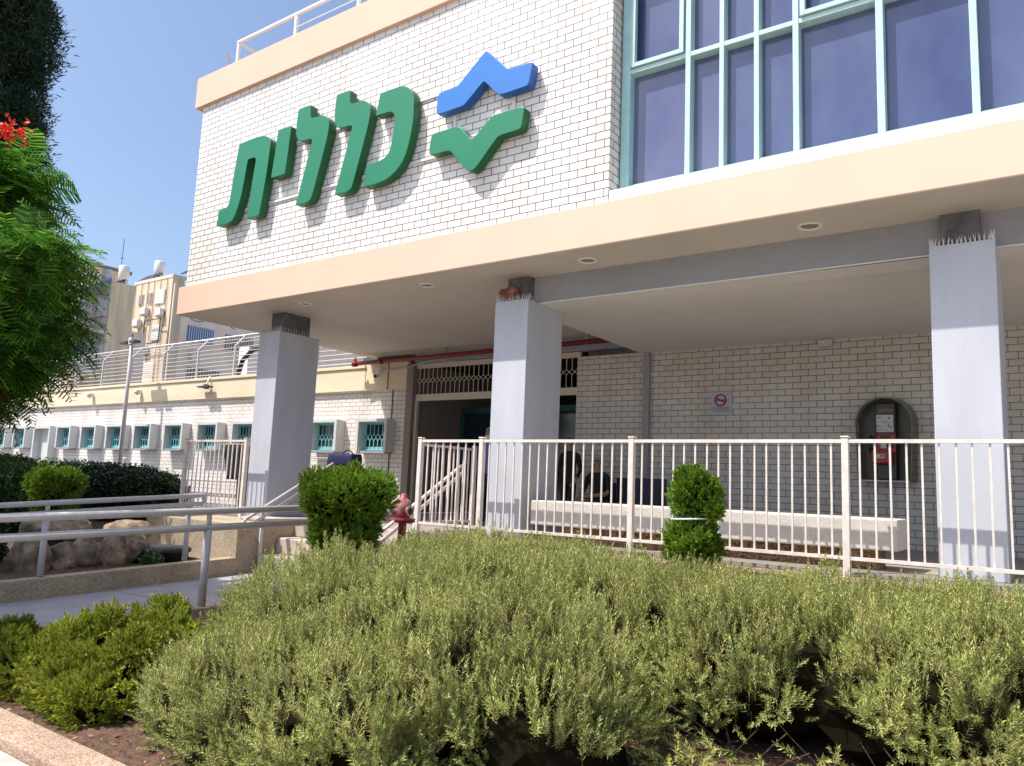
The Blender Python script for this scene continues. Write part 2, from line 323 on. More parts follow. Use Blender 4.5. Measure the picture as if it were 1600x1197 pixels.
def stamp(T, P, Rm, S):
    tv, tf = T; V = np.einsum('mij,nj->mni', Rm, tv)*S[:, None, None]+P[:, None, :]
    F = tf[None]+(np.arange(len(P))*len(tv))[:, None, None]
    return V.reshape(-1, 3), F.reshape(-1, tf.shape[1])
def merge(parts):
    V = []; F = []; k = 0
    for v, f in parts: V.append(v); F.append(f+k); k += len(v)
    return np.concatenate(V), np.concatenate(F)
def blade(p, d, w, side):
    p = np.array(p, float); d = np.array(d, float); side = np.array(side, float)
    side -= d*side.dot(d)/max(d.dot(d), 1e-9); side = side/(np.linalg.norm(side)+1e-9)*w/2
    return [p, p+d*.45+side, p+d, p+d*.45-side]
def mk(quads):
    v = np.array([q for b in quads for q in b]); return v, np.arange(len(v)).reshape(-1, 4)
def T_rosemary(n=36, L=.26, seed=0):
    r = np.random.default_rng(seed); q = []; bx, by = r.normal(0, .03, 2)
    def ctr(t): return np.array([bx*t*t, by*t*t, L*t])
    for a in (0, 1.57): q.append([ctr(0)-[.0015*np.cos(a), .0015*np.sin(a), 0], ctr(0)+[.0015*np.cos(a), .0015*np.sin(a), 0], ctr(1)+[.0008*np.cos(a), .0008*np.sin(a), 0], ctr(1)-[.0008*np.cos(a), .0008*np.sin(a), 0]])
    for i in range(n):
        t = .12+.88*(i/n)**.85; a = i*2.4+r.normal(0, .3); out = .95-.65*t+r.normal(0, .12); l = (.054-.016*t)*r.uniform(.8, 1.25)
        d = np.array([np.cos(a)*np.sin(out+.25), np.sin(a)*np.sin(out+.25), np.cos(out+.25)])*l
        q.append(blade(ctr(t), d, .0080, np.cross(d, [0, 0, 1.])+1e-4))
    return mk(q)
def T_juniper(seed=0, L=.11, n=26):
    r = np.random.default_rng(seed); q = []
    for i in range(n):
        t = r.uniform(0, 1); a = r.uniform(0, 6.28); out = .75*(1-t)+r.normal(0, .2)+.15
        d = np.array([np.cos(a)*np.sin(out), np.sin(a)*np.sin(out), np.cos(out)])*L*(.35+.15*r.random()); q.append(blade([0, 0, L*t*.7], d, .011, r.normal(size=3)))
    return mk(q)
def T_leaves(seed=0, n=12, L=.06, w=.03, sp=.09):
    r = np.random.default_rng(seed); q = []
    for i in range(n):
        d = r.normal(size=3); d[2] = abs(d[2])+.3; d /= np.linalg.norm(d); q.append(blade(r.normal(size=3)*sp*.5, d*L*r.uniform(.7, 1.2), w, r.normal(size=3)))
    return mk(q)
def T_frond(seed=0, L=.5, n=15):
    r = np.random.default_rng(seed); q = []; dr = r.uniform(.15, .4)
    def c(t): return np.array([0.12*r.normal(0, .05), 0, 0])*0+np.array([L*t, 0, .10*L*np.sin(3*t)-dr*L*t*t])
    for k in range(4):
        a, b = c(k/4), c((k+1)/4); q.append([a+[0, -.004, 0], a+[0, .004, 0], b+[0, .004, 0], b+[0, -.004, 0]])
    for i in range(n):
        t = .12+.88*i/(n-1); pl = .17*L/.5*np.sin(np.pi*(.18+.74*t))**.8
        for sgn in (-1, 1):
            d = np.array([.35*pl, sgn*pl*.93, -.12*pl+r.normal(0, .015)]); p = c(t); w = .027
            s = np.array([w/2, 0, 0]); q.append([p-s*.5, p+s*.5, p+d*.8+s, p+d-s*.2])
    return mk(q)
def blob_sample(mounds, n, noise=.08, zmin=None, nf=2.5):
    # mounds: (cx,cy,cz,rx,ry,rz[,p]); returns points on the union's outer surface with outward normals
    w = np.array([(m[3]*m[4]+m[4]*m[5]+m[3]*m[5]) for m in mounds]); w = w/w.sum(); P = []; N = []
    for i, m in enumerate(mounds):
        k = int(n*w[i]*1.25)+4; p = m[6] if len(m) > 6 else 2.
        d = rng.normal(size=(k, 3)); d /= np.linalg.norm(d, axis=1, keepdims=True)
        rr = (np.abs(d)**p).sum(1)**(-1/p); q = d*rr[:, None]
        s = np.array(m[3:6]); c = np.array(m[:3]); x = c+q*s
        ph = np.array([1.7, 2.3, 3.1])+i
        nz = np.sin(x[:, 0]*nf*2.1+ph[0]+x[:, 2]*nf)*np.sin(x[:, 1]*nf*1.9+ph[1])+.6*np.sin(x[:, 0]*nf*4.3+ph[2])*np.sin(x[:, 1]*nf*4.1+x[:, 2]*nf*3.7)
        x = c+q*s*(1+noise*nz)[:, None]
        nn = np.sign(q)*np.abs(q)**(p-1)/s; nn /= np.linalg.norm(nn, axis=1, keepdims=True); ok = np.ones(k, bool)
        for j, o in enumerate(mounds):
            if j != i:
                pp = o[6] if len(o) > 6 else 2.
                e = (np.abs((x-np.array(o[:3]))/np.array(o[3:6]))**pp).sum(1)**(1/pp); ok &= e > .93
        if zmin is not None: ok &= x[:, 2] > zmin
        P.append(x[ok]); N.append(nn[ok])
    return np.concatenate(P), np.concatenate(N)
def core_mesh(name, mounds, sc, m, parent, zmin=-9):
    bm = bmesh.new()
    for q in mounds:
        p = q[6] if len(q) > 6 else 2.
        r = bmesh.ops.create_icosphere(bm, subdivisions=3, radius=1)
        for v in r['verts']:
            d = v.co.normalized(); rr = sum(abs(c)**p for c in d)**(-1/p)*sc*(1+.08*math.sin(d.x*9+q[0])*math.sin(d.z*8))
            v.co = Vector((q[0]+d.x*rr*q[3], q[1]+d.y*rr*q[4], max(zmin, q[2]+d.z*rr*q[5])))
    me = bpy.data.meshes.new(name); bm.to_mesh(me); bm.free(); return link_mesh(name, me, m, parent)
def foliage(name, mounds, n, temps, m, parent, size=1., upw=.5, jit=.5, noise=.08, inset=.06, zmin=None, nf=2.5, keep=None):
    global NPTS
    P, N = blob_sample(mounds, n, noise, zmin, nf)
    if keep is not None: k_ = keep(P); P = P[k_]; N = N[k_]
    NPTS = len(P)
    D = N+np.array([0, 0, upw])+rng.normal(size=P.shape)*jit; parts = []
    off = np.abs(rng.normal(0, inset, len(P)))+inset*.4; P = P-N*off[:, None]
    idx = rng.integers(0, len(temps), len(P))
    for i, T in enumerate(temps):
        s = idx == i
        if s.any(): parts.append(stamp(T, P[s], frames(D[s]), size*rng.uniform(.7, 1.3, s.sum())))
    V, F = merge(parts); return np_mesh(name, V, F, m, parent)

# ------------------------------------------------------------ setting: ground, path, kerbs, landing
def sheet(name, pts, z, m):
    me = bpy.data.meshes.new(name); me.from_pydata([(x, y, z) for x, y in pts] if not isinstance(pts[0], tuple) or len(pts[0]) == 2 else pts, [], [tuple(range(len(pts)))]); me.update()
    return struct(name, link_mesh(name, me, m))
sheet('ground', [(-600, -600), (600, -600), (600, 600), (-600, 600)], -1.06, M['ground'])
struct('pavement', box('pavement', M['pave_front'], None, -30, 20, -12, 2.07, -1.05, -.965))
struct('kerb', box('kerb', M['kerb'], None, -6.34, 12, 2.075, 2.31, -1.05, -.9, bevel=.012))
struct('path_kerb', box('path_kerb', M['kerb'], None, -6.45, -6.31, 2.315, 6.42, -1.05, -.6, bevel=.01))
# path of grey concrete between the kerb and the garden wall, with a thin light joint line
struct('path', box('path', M['path'], None, -9.4, -6.452, -4, 6.3, -1.05, -.645))
struct('path_joint', box('path_joint', M['kerb'], None, -8.4, -6.46, 4.335, 4.35, -.66, -.641))
# planter soil, a rising bumpy sheet
def grid_sheet(name, x0, x1, y0, y1, nx, ny, zf, m, kind='structure'):
    V = [(x0+(x1-x0)*i/nx, y0+(y1-y0)*j/ny, zf(x0+(x1-x0)*i/nx, y0+(y1-y0)*j/ny)) for j in range(ny+1) for i in range(nx+1)]
    F = [(j*(nx+1)+i, j*(nx+1)+i+1, (j+1)*(nx+1)+i+1, (j+1)*(nx+1)+i) for j in range(ny) for i in range(nx)]
    me = bpy.data.meshes.new(name); me.from_pydata(V, [], F); me.update(); o = link_mesh(name, me, m, smooth=True); o['kind'] = kind; return o
def sm(a, b, t): t = min(1, max(0, (t-a)/(b-a))); return t*t*(3-2*t)
def soilz(x, y):
    return -.93+.13*sm(2.4, 4, y)+.62*sm(4.6, 6.8, y)+.012*math.sin(x*7+y*5)*math.sin(y*9-x*3)+.01*math.sin(x*23)*math.sin(y*19)
grid_sheet('planter_soil', -6.32, 3, 2.3, 6.86, 120, 70, soilz, M['soil'])
def leftz(x, y): return -.47+.02*math.sin(x*3)*math.sin(y*4)+.22*sm(7, 10, y)
# landing in front of the entrance
struct('landing_floor', box('landing_floor', M['floor'], None, -12.2, 2.4, 7.0, 11.1, -1.0, 0))
struct('landing_edge', box('landing_edge', M['kerb'], None, -6.3, 2.4, 6.862, 6.998, -.9, -.035))
mb = MB()
for i, z in enumerate((-.06, -.10, -.14, -.18)): mb.box(-6.2, 2.4, 6.845-.004*i, 6.86, z-.006, z+.008)
struct('landing_edge_grooves', mb.build('landing_edge_grooves', M['wallstone']))
# steps
mb = MB()
mb.box(-8.5, -6.31, 6.42, 6.998, -1, -.415); mb.box(-8.5, -6.31, 6.72, 6.998, -.414, -.205)
st = thing('entrance_steps', (-7.4, 6.7, -.6), 'pale stone steps rising from the path to the porch, beside the tan garden wall', 'steps')
for k, (y0, z0, z1) in enumerate(((6.42, -1, -.42), (6.70, -.419, -.21), (6.98, -.209, .006))):
    MB().box(-8.5, -6.31, y0, 7.06, z0, z1).build('step', M['step'], st, bevel=.018)

# tan garden walls beside the path
gw = thing('garden_wall', (-8.5, 6, -.6), 'low tan aggregate wall along the path, ending in a squared block at the steps', 'wall')
mb = MB()
def quadwall(a, b, th, z0, z1a, z1b=None):
    z1b = z1a if z1b is None else z1b; a = Vector((a[0], a[1], 0)); b = Vector((b[0], b[1], 0)); n = Vector((-(b-a).y, (b-a).x, 0)).normalized()*th
    vs = []
    for p, z in ((a, z1a), (b, z1b)):
        for q in (p, p+n): vs += [(q.x, q.y, z0), (q.x, q.y, z)]
    mb.add(vs, [(0, 1, 3, 2), (4, 6, 7, 5), (0, 4, 5, 1), (2, 3, 7, 6), (1, 5, 7, 3), (0, 2, 6, 4)])
quadwall((-7.35, 1.0), (-8.47, 6.1), .16, -1, -.47, -.44)
mb.build('low_wall', M['wallstone'], gw, bevel=.01)
MB().box(-10.6, -8.503, 6.1, 6.999, -1, -.02).build('wall_block', M['wallstone'], gw, bevel=.012)
MB().box(-8.63, -8.52, 6.5, 7.25, -.018, .035).box(-9.2, -8.64, 6.62, 6.99, -.017, .03).build('wall_coping', M['step'], gw, bevel=.015)
grid_sheet('garden_soil', -45, -7.0, -3, 11.2, 380, 60, lambda x, y: leftz(x, y) if x < -7.35-.22*(y-1)-.08 and not (y > 5.9 and x > -10.4) else -.75, M['soil'])
struct('yard_paving', box('yard_paving', M['concrete'], None, -45, -12.21, 9.6, 11.09, -1, -.22))

# ------------------------------------------------------------ clinic building (main block)
B = thing('clinic_building', (-4, 9, 0), 'white glazed-brick clinic with peach bands, standing on grey columns over an open porch', 'building')
XR = 6.0
box('lower_band', M['fascia'], B, -11.50, XR, 6.75, 6.93, 3.10, 3.55, .006)
box('lower_band_side', M['fascia'], B, -11.50, -11.32, 6.933, 11.9, 3.10, 3.55)
box('upper_band', M['fascia'], B, -11.56, XR, 6.75, 6.93, 6.63, 7.16, .006)
box('upper_band_side', M['fascia'], B, -11.56, -11.38, 6.933, 17, 6.63, 7.16)
box('brick_front', M['brick'], B, -11.40, -3.723, 6.81, 7.0, 3.52, 6.66)
box('brick_return', M['brick_side'], B, -3.722, -3.716, 6.812, 7.10, 3.70, 6.66)
box('brick_flank', M['brick_side'], B, -11.399, -11.2, 7.003, 17, 3.52, 6.66)
box('roof_slab', M['concrete'], B, -11.37, XR, 6.94, 17, 6.68, 7.08)
box('soffit', M['soffit'], B, -11.497, XR, 6.756, 11.16, 3.095, 3.4)
box('brick_wall_over_windows', M['brick'], B, -3.71, XR, 7.16, 7.3, 6.3, 6.66)
box('back_wall', M['render_p'], B, -11.2, XR, 16.6, 16.9, -.5, 6.66)
# porch: beam, dropped ceiling, brick wall
box('beam', M['beam'], B, -5.08, XR, 7.505, 7.80, 2.778, 3.094)
mb = MB(); ny = 20; nx = 26; V = []; F = []
for j in range(ny+1):
    for i in range(nx+1):
        x = -5.34+(XR+5.34)*i/nx; y = 7.515+(11.0-7.515)*j/ny
        V.append((x, y, 2.768+(.035 if j > 2 else 0)*math.sin((y-7.8)*2.0)*math.exp(-((x+2.2)/1.9)**2)+.008*math.sin(x*1.3)))
for j in range(ny):
    for i in range(nx): F.append((j*(nx+1)+i, j*(nx+1)+i+1, (j+1)*(nx+1)+i+1, (j+1)*(nx+1)+i))
mb.add(V, F); mb.box(-5.338, XR, 7.806, 10.995, 2.84, 3.098)
mb.box(-5.345, -5.339, 7.83, 10.995, 2.763, 3.098)
o = mb.build('dropped_ceiling', M['ceiling'], B)
box('ceiling_lip', M['white'], B, -5.0, XR, 7.499, 7.513, 2.766, 2.777)
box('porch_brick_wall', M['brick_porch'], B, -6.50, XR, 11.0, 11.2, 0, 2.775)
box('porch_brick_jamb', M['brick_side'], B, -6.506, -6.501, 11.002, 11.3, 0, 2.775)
box('wall_head', M['grey_dark'], B, -11.40, -5.35, 11.165, 11.5, 2.95, 3.12)
box('wall_head_band', M['beam'], B, -10.2, -5.35, 11.02, 11.16, 2.885, 3.10)
box('pilaster', M['beam'], B, -5.275, -5.165, 10.93, 10.998, 0, 2.76, .004)
# columns
def column(x0, x1, label):
    c = MB().box(x0, x1, 7.25, 8.02, 0, 2.77).build('column', M['column'], B, bevel=.008); c['label'] = label
    cb = box('capital_block', M['capblock'], c, x0+.07, x1-.11, 7.40, 7.9, 2.772, 3.10)
    # bird spikes round the top edge
    mb = MB(); r = random.Random(int(x0*100))
    def spk(x, y):
        for k in range(3):
            a, b = r.uniform(-.02, .02), r.uniform(-.02, .02); h = r.uniform(.05, .10)
            mb.add([(x-.005, y-.004, 2.776), (x+.005, y-.004, 2.776), (x, y+.006, 2.776), (x+a, y+b, 2.776+h)], [(0, 1, 3), (1, 2, 3), (2, 0, 3), (0, 2, 1)])
    n = 15
    for i in range(n): spk(x0+.01+(x1-x0-.02)*i/(n-1), 7.275)
    for i in range(12): spk(x1-.02, 7.28+.55*i/11)
    for i in range(8): spk(x0+.02, 7.28+.3*i/7)
    mb.box(x0+.002, x1-.002, 7.262, 7.288, 2.771, 2.777).build('bird_spikes', M['spike'], c)
    return c
column(-9.98, -9.50, 'left grey column by the steps')
column(-5.46, -4.98, 'middle grey column with a rag behind its spikes')
column(-.83, -.345, 'right grey column by the payphone')
# recessed lamps in the soffit
for i, (x, r) in enumerate(((-8.86, .105), (-6.51, .105), (-4.15, .11), (-1.79, .115))):
    l = MB().lathe((x, 7.17, 3.10), [(r, 0), (r, -.012), (r*.86, -.018), (r*.70, -.006), (r*.68, .0)], 28).build('ceiling_light', M['white'], B, smooth=True)
    MB().lathe((x, 7.17, 3.095), [(r*.66, 0.0), (r*.5, -.006), (r*.1, -.008)], 24).build('lamp_lens', M['lens'], l, smooth=True)
# window band: sill, mullions, panes
box('window_sill', M['white'], B, -3.715, XR, 6.815, 7.16, 3.56, 3.69, .004)
WY0, WY1 = 7.02, 7.10
mull = [(-3.70, -3.60, 'frame'), (-2.97, -2.915, 0), (-2.61, -2.562, 0), (-2.262, -2.212, 0), (-1.893, -1.837, 0), (-1.17, -1.107, 0), (-.452, -.395, 0), (.27, .34, 0), (1.0, 1.07, 0), (1.75, 1.82, 0), (2.5, 2.57, 0)]
wb = thing('window', (-3.6, 7.06, 3.8), 'x', 'x'); wb.parent = B
for k in ('label', 'category'): del wb[k]
wb.matrix_parent_inverse = (Matrix.Translation(B.location)).inverted(); wb.name = 'curtain_window'
for x0, x1, k in mull:
    box('mullion', M['frame_white'] if k == 0 else M['frame'], wb, x0, x1, WY0, WY1+.06, 3.69, 6.32, .004)
box('transom', M['frame_white'], wb, -3.60, 2.5, WY0+.006, WY1+.06, 5.06, 5.11, .004)
box('bottom_rail', M['frame_white'], wb, -3.60, 2.5, WY0+.012, WY1+.06, 3.695, 3.80)
box('top_rail', M['frame_white'], wb, -3.60, 2.5, WY0+.008, WY1+.06, 6.26, 6.315)
for i in range(len(mull)-1):
    a, b = mull[i][1], mull[i+1][0]
    gm = M['glass_pale'] if i in (0, 1) else M['glass_blue']
    box('pane', gm, wb, a+.002, b-.002, WY1+.03, WY1+.045, 3.803, 5.053)
    box('pane', M['glass_pale'] if i == 1 else M['glass_blue'], wb, a+.002, b-.002, WY1+.03, WY1+.045, 5.117, 6.258)
for a, b in ((-3.60, -2.98), (-1.83, -1.18)):   # opening sashes above the transom
    mb = MB(); z0, z1 = 5.12, 6.25; t = .045; y0, y1 = WY0-.02, WY0+.04
    mb.box(a+.01, a+.01+t, y0, y1, z0, z1).box(b-.01-t, b-.01, y0, y1, z0, z1).box(a+.011+t, b-.011-t, y0+.002, y1, z0, z0+t).box(a+.011+t, b-.011-t, y0+.002, y1, z1-t, z1)
    mb.build('sash', M['frame_white'], wb)
# roof rail on top of the main block
rr = thing('roof_railing', (-10.7, 6.9, 7.1), 'white metal railing on the roof edge above the green sign', 'railing')
for x in (-10.78, -9.32, -7.93, -6.5): MB().box(x-.022, x+.022, 6.93, 6.975, 7.05, 7.66).build('post', M['white'], rr)
MB().beam((-10.80, 6.95, 7.68), (2, 6.95, 7.68), .05, .035).beam((-10.80, 6.95, 7.68), (-10.80, 9.6, 7.68), .05, .035).build('top_rail', M['white'], rr)
mb = MB()
for z in (7.46, 7.25): mb.tube([(-9.3, 6.95, z), (2, 6.95, z)], .008, 6)
for i in range(9): mb.tube([(-10.8, 7.25+i*.27, 7.67), (-10.8, 7.25+i*.27, 7.1)], .008, 6)
mb.beam((-10.80, 8.3, 7.66), (-10.25, 8.9, 7.1), .03, .03)
mb.build('rail_bars', M['white'], rr)
MB().tube([(-10.86, 6.97, 7.10), (-11.12, 6.95, 7.60)], .012, 6).build('rod', M['red'], rr)
box('stair_house', M['render_p'], B, -7.80, -4, 8.2, 12, 7.08, 9.4)

# ------------------------------------------------------------ sign on the front wall
SG = {
'tav': [(-10.146, 5.663), (-9.7, 5.673), (-9.548, 5.656), (-9.44, 5.612), (-9.38, 5.556), (-9.357, 5.494), (-9.408, 4.939), (-9.495, 4.399), (-9.788, 4.402), (-9.756, 4.632), (-9.726, 5.004), (-9.686, 5.307), (-9.709, 5.341), (-9.75, 5.352), (-9.868, 5.355), (-9.894, 5.337), (-9.923, 5.106), (-9.966, 4.839), (-10.028, 4.637), (-10.091, 4.502), (-10.153, 4.43), (-10.231, 4.405), (-10.54, 4.405), (-10.524, 4.66), (-10.396, 4.66), (-10.313, 4.677), (-10.269, 4.742), (-10.247, 4.893), (-10.21, 5.227)],
'yod': [(-9.209, 5.65), (-8.903, 5.65), (-8.934, 5.281), (-8.967, 4.932), (-9.285, 4.932), (-9.241, 5.291)],
'lamed': [(-7.966, 5.873), (-7.693, 5.873), (-7.684, 5.668), (-7.64, 5.655), (-7.433, 5.648), (-7.366, 5.621), (-7.304, 5.568), (-7.266, 5.482), (-7.281, 5.32), (-7.402, 4.884), (-7.539, 4.402), (-7.862, 4.402), (-7.729, 4.867), (-7.614, 5.282), (-7.608, 5.323), (-7.64, 5.345), (-7.864, 5.356), (-7.932, 5.399), (-7.973, 5.48), (-7.985, 5.592), (-7.979, 5.748)],
'kaf': [(-7.109, 5.655), (-6.766, 5.659), (-6.651, 5.636), (-6.573, 5.583), (-6.515, 5.509), (-6.486, 5.407), (-6.479, 5.132), (-6.524, 4.843), (-6.599, 4.632), (-6.709, 4.514), (-6.854, 4.434), (-7.003, 4.404), (-7.305, 4.4), (-7.275, 4.705), (-7.107, 4.705), (-6.991, 4.712), (-6.899, 4.757), (-6.85, 4.847), (-6.817, 5.086), (-6.807, 5.244), (-6.832, 5.309), (-6.892, 5.347), (-7.009, 5.355), (-7.165, 5.353), (-7.138, 5.493)],
'blue': [(-6.104, 5.117), (-6.082, 5.358), (-6.039, 5.379), (-5.816, 5.379), (-5.763, 5.396), (-5.388, 5.700), (-5.357, 5.715), (-5.326, 5.700), (-5.046, 5.405), (-4.985, 5.379), (-4.713, 5.375), (-4.675, 5.362), (-4.682, 5.317), (-4.715, 5.125), (-4.744, 5.096), (-5.099, 5.091), (-5.161, 5.118), (-5.323, 5.289), (-5.356, 5.324), (-5.393, 5.321), (-5.638, 5.12), (-5.68, 5.102), (-6.041, 5.094)],
'green': [(-6.183, 4.611), (-6.159, 4.84), (-6.115, 4.86), (-5.783, 4.863), (-5.724, 4.856), (-5.672, 4.811), (-5.534, 4.655), (-5.492, 4.64), (-5.227, 4.852), (-5.183, 4.865), (-4.814, 4.865), (-4.759, 4.844), (-4.769, 4.805), (-4.796, 4.621), (-4.826, 4.595), (-5.083, 4.592), (-5.141, 4.57), (-5.428, 4.269), (-5.489, 4.246), (-5.564, 4.271), (-5.604, 4.307), (-5.824, 4.561), (-5.873, 4.583), (-6.128, 4.583)]}
sg = thing('wall_sign', (-7.5, 6.8, 4.4), 'raised green Hebrew letters and blue and green star emblem on the brick front', 'sign')
def smooth_poly(pts, it=1):
    for _ in range(it):
        o = []; n = len(pts)
        for i in range(n):
            p, q, r_ = Vector(pts[i-1]), Vector(pts[i]), Vector(pts[(i+1) % n]); a = (p-q); b = (r_-q); ang = a.angle(b) if a.length and b.length else 3
            if ang < R(105) and a.length > .09 and b.length > .09:
                c_ = .012
                o += [tuple(q+a.normalized()*c_), tuple(q+b.normalized()*c_)]
            else:
                t = .22
                o += [tuple(q+a*min(t, .05/a.length)), tuple(q+b*min(t, .05/b.length))]
        pts = o
    return pts
FY, BY = 6.66, 6.785
for nm, key, dx, ms_, lb in (('letter', 'tav', 0, ('green', 'green_side'), 'leftmost letter, with a foot curling left'), ('letter', 'yod', 0, ('green', 'green_side'), 'short letter hung high'), ('letter', 'lamed', -.809, ('green', 'green_side'), None), ('letter', 'lamed', 0, ('green', 'green_side'), None), ('letter', 'kaf', 0, ('green', 'green_side'), 'letter open to the left'), ('emblem_half', 'blue', 0, ('blue', 'blue_side'), 'blue upper half of the star'), ('emblem_half', 'green', 0, ('green', 'green_side'), 'green lower half of the star')):
    o = prism_xz(nm, smooth_poly([((x+dx)*.9933, .6+(z-.6)*.9933) for x, z in SG[key]], 2), FY, BY, [M[ms_[0]], M[ms_[1]]], sg, bevel=.004)
    if lb: o['label'] = lb
for z, x0, x1 in ((5.42, -9.6, -5.9), (4.60, -10.2, -5.9)): box('mounting_rail', M['white'], sg, x0, x1, 6.787, 6.808, z-.018, z+.018)
for x in (-5.86, -4.98): box('mounting_rail', M['white'], sg, x-.02, x+.02, 6.787, 6.808, 4.7, 5.3)

# ------------------------------------------------------------ entrance
ex0, ex1, EY = -10.2, -6.51, 11.10
box('entrance_post', M['brownframe'], B, -10.38, -10.21, 11.0, 11.3, 0, 2.88)
en = box('entrance_frame', M['creamframe'], B, ex0, ex1, 11.09, 11.15, 2.15, 2.28, .004)
box('head_rail', M['creamframe'], en, ex0, ex1, 11.09, 11.15, 2.79, 2.88, .004)
for x in (ex0, ex1-.05): box('jamb', M['creamframe'], en, x, x+.05, 11.085, 11.155, 0, 2.15)
mb = MB(); n = 33
for i in range(n):
    x = ex0+.06+(ex1-ex0-.12)*i/(n-1); d = .055
    mb.beam((x, 11.12, 2.28), (x, 11.12, 2.50), .010, .010); mb.beam((x, 11.12, 2.60), (x, 11.12, 2.79), .010, .010)
    for s in (-1, 1): mb.beam((x, 11.12, 2.50), (x+s*d, 11.115, 2.55), .009, .009); mb.beam((x+s*d, 11.115, 2.55), (x, 11.12, 2.60), .009, .009)
mb.build('transom_grille', M['creamframe'], en)
# vestibule and dark interior
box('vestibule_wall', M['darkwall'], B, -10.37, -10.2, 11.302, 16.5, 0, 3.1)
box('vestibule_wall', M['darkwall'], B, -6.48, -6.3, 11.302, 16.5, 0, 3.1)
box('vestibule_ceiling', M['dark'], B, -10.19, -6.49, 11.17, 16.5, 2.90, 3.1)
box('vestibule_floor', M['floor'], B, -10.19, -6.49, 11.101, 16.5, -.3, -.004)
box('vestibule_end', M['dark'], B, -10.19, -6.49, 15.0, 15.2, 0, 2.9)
dr = box('entrance_door', M['teal_dark'], B, -10.18, -6.5, 12.5, 12.56, 2.05, 2.16)
for x in (-10.19, -9.1, -7.9, -6.6): box('door_stile', M['teal_dark'], dr, x, x+.09, 12.5, 12.56, 0, 2.05)
for x0, x1 in ((-10.1, -9.1), (-7.81, -6.6)): box('door_glass', M['glass_small'], dr, x0, x1, 12.52, 12.54, .05, 2.05)
# red sprinkler pipe and cables
pp = thing('sprinkler_pipe', (-8, 10.8, 2.95), 'red fire pipe running under the porch ceiling above the entrance', 'pipe')
MB().tube([(-11.62, 10.8, 2.925), (-5.45, 10.8, 2.985)], .042, 14).build('pipe_run', M['red'], pp, smooth=True)
MB().tube([(-11.70, 10.8, 2.92), (-11.60, 10.8, 2.925)], .058, 14).tube([(-10.95, 10.8, 2.93), (-10.88, 10.8, 2.93)], .052, 14).tube([(-11.66, 10.8, 2.93), (-11.66, 10.8, 3.05)], .03, 10).build('coupling', M['red'], pp, smooth=True)
mb = MB()
for x in (-9.2, -6.2): mb.beam((x, 10.8, 2.93), (x, 10.8, 3.1), .015, .03).beam((x-.05, 10.8, 3.1), (x, 10.8, 2.99), .012, .03)
mb.build('hanger', M['steel'], pp)
cb = MB()
for k in range(3):
    pts = []
    for i in range(14):
        t = i/13; pts.append((-11.2+t*(1.5+.3*k), 11.03-.02*k, 2.86-.05*math.sin(t*3.14*(1.3+.4*k))-.02*k+.04*t))
    cb.tube(pts, .009, 6)
tag(cb.build('cable', M['label_white']), 'loose grey cables sagging under the red pipe by the porch camera', 'cable')
def camera_thing(loc, label, s=1., dirx=.25):
    t = thing('security_camera', loc, label, 'camera', 'small cameras and sensors on the walls')
    x, y, z = loc
    MB().box(x-.05*s, x+.05*s, y-.04*s, y+.03*s, z, z+.13*s).build('housing', M['white'], t, bevel=.008)
    MB().tube([(x+.02*s, y-.04*s, z-.04*s), (x+.07*s, y-.16*s, z-.08*s)], .045*s, 12).build('barrel', M['white'], t, smooth=True)
    MB().tube([(x+.068*s, y-.155*s, z-.079*s), (x+.072*s, y-.165*s, z-.081*s)], .033*s, 12).build('lens', M['black'], t)
camera_thing((-11.1, 10.95, 2.72), 'white security camera on the shaded wall beside the red pipe, left of the entrance', 1.0)

# ------------------------------------------------------------ low wing with barred windows
W = thing('clinic_wing', (-22, 11.2, 0), 'long low pale brick wing with a cream band and small barred windows', 'building')
box('brick_wall', M['brick_wing'], W, -45, -10.385, 11.10, 11.4, -1, 2.42)
box('brick_end', M['brick_side'], W, -10.384, -10.379, 11.101, 11.3, 0, 2.42)
box('cream_band', M['parapet'], W, -45, -11.56, 11.02, 11.3, 2.40, 2.86, .006)
box('cream_band_ledge', M['parapet'], W, -45, -11.56, 10.99, 11.3, 2.862, 2.93, .006)
box('shaded_band', M['parapet'], W, -11.555, -10.385, 11.03, 11.099, 2.40, 2.94)
box('band_joint', M['brownframe'], W, -10.93, -10.90, 11.02, 11.05, 2.40, 2.94)
box('terrace_floor', M['concrete'], W, -45, -11.5, 11.31, 22, 2.6, 2.9)
box('downpipe', M['grey_dark'], W, -10.83, -10.81, 11.085, 11.098, 0, 2.4)
wi = 0
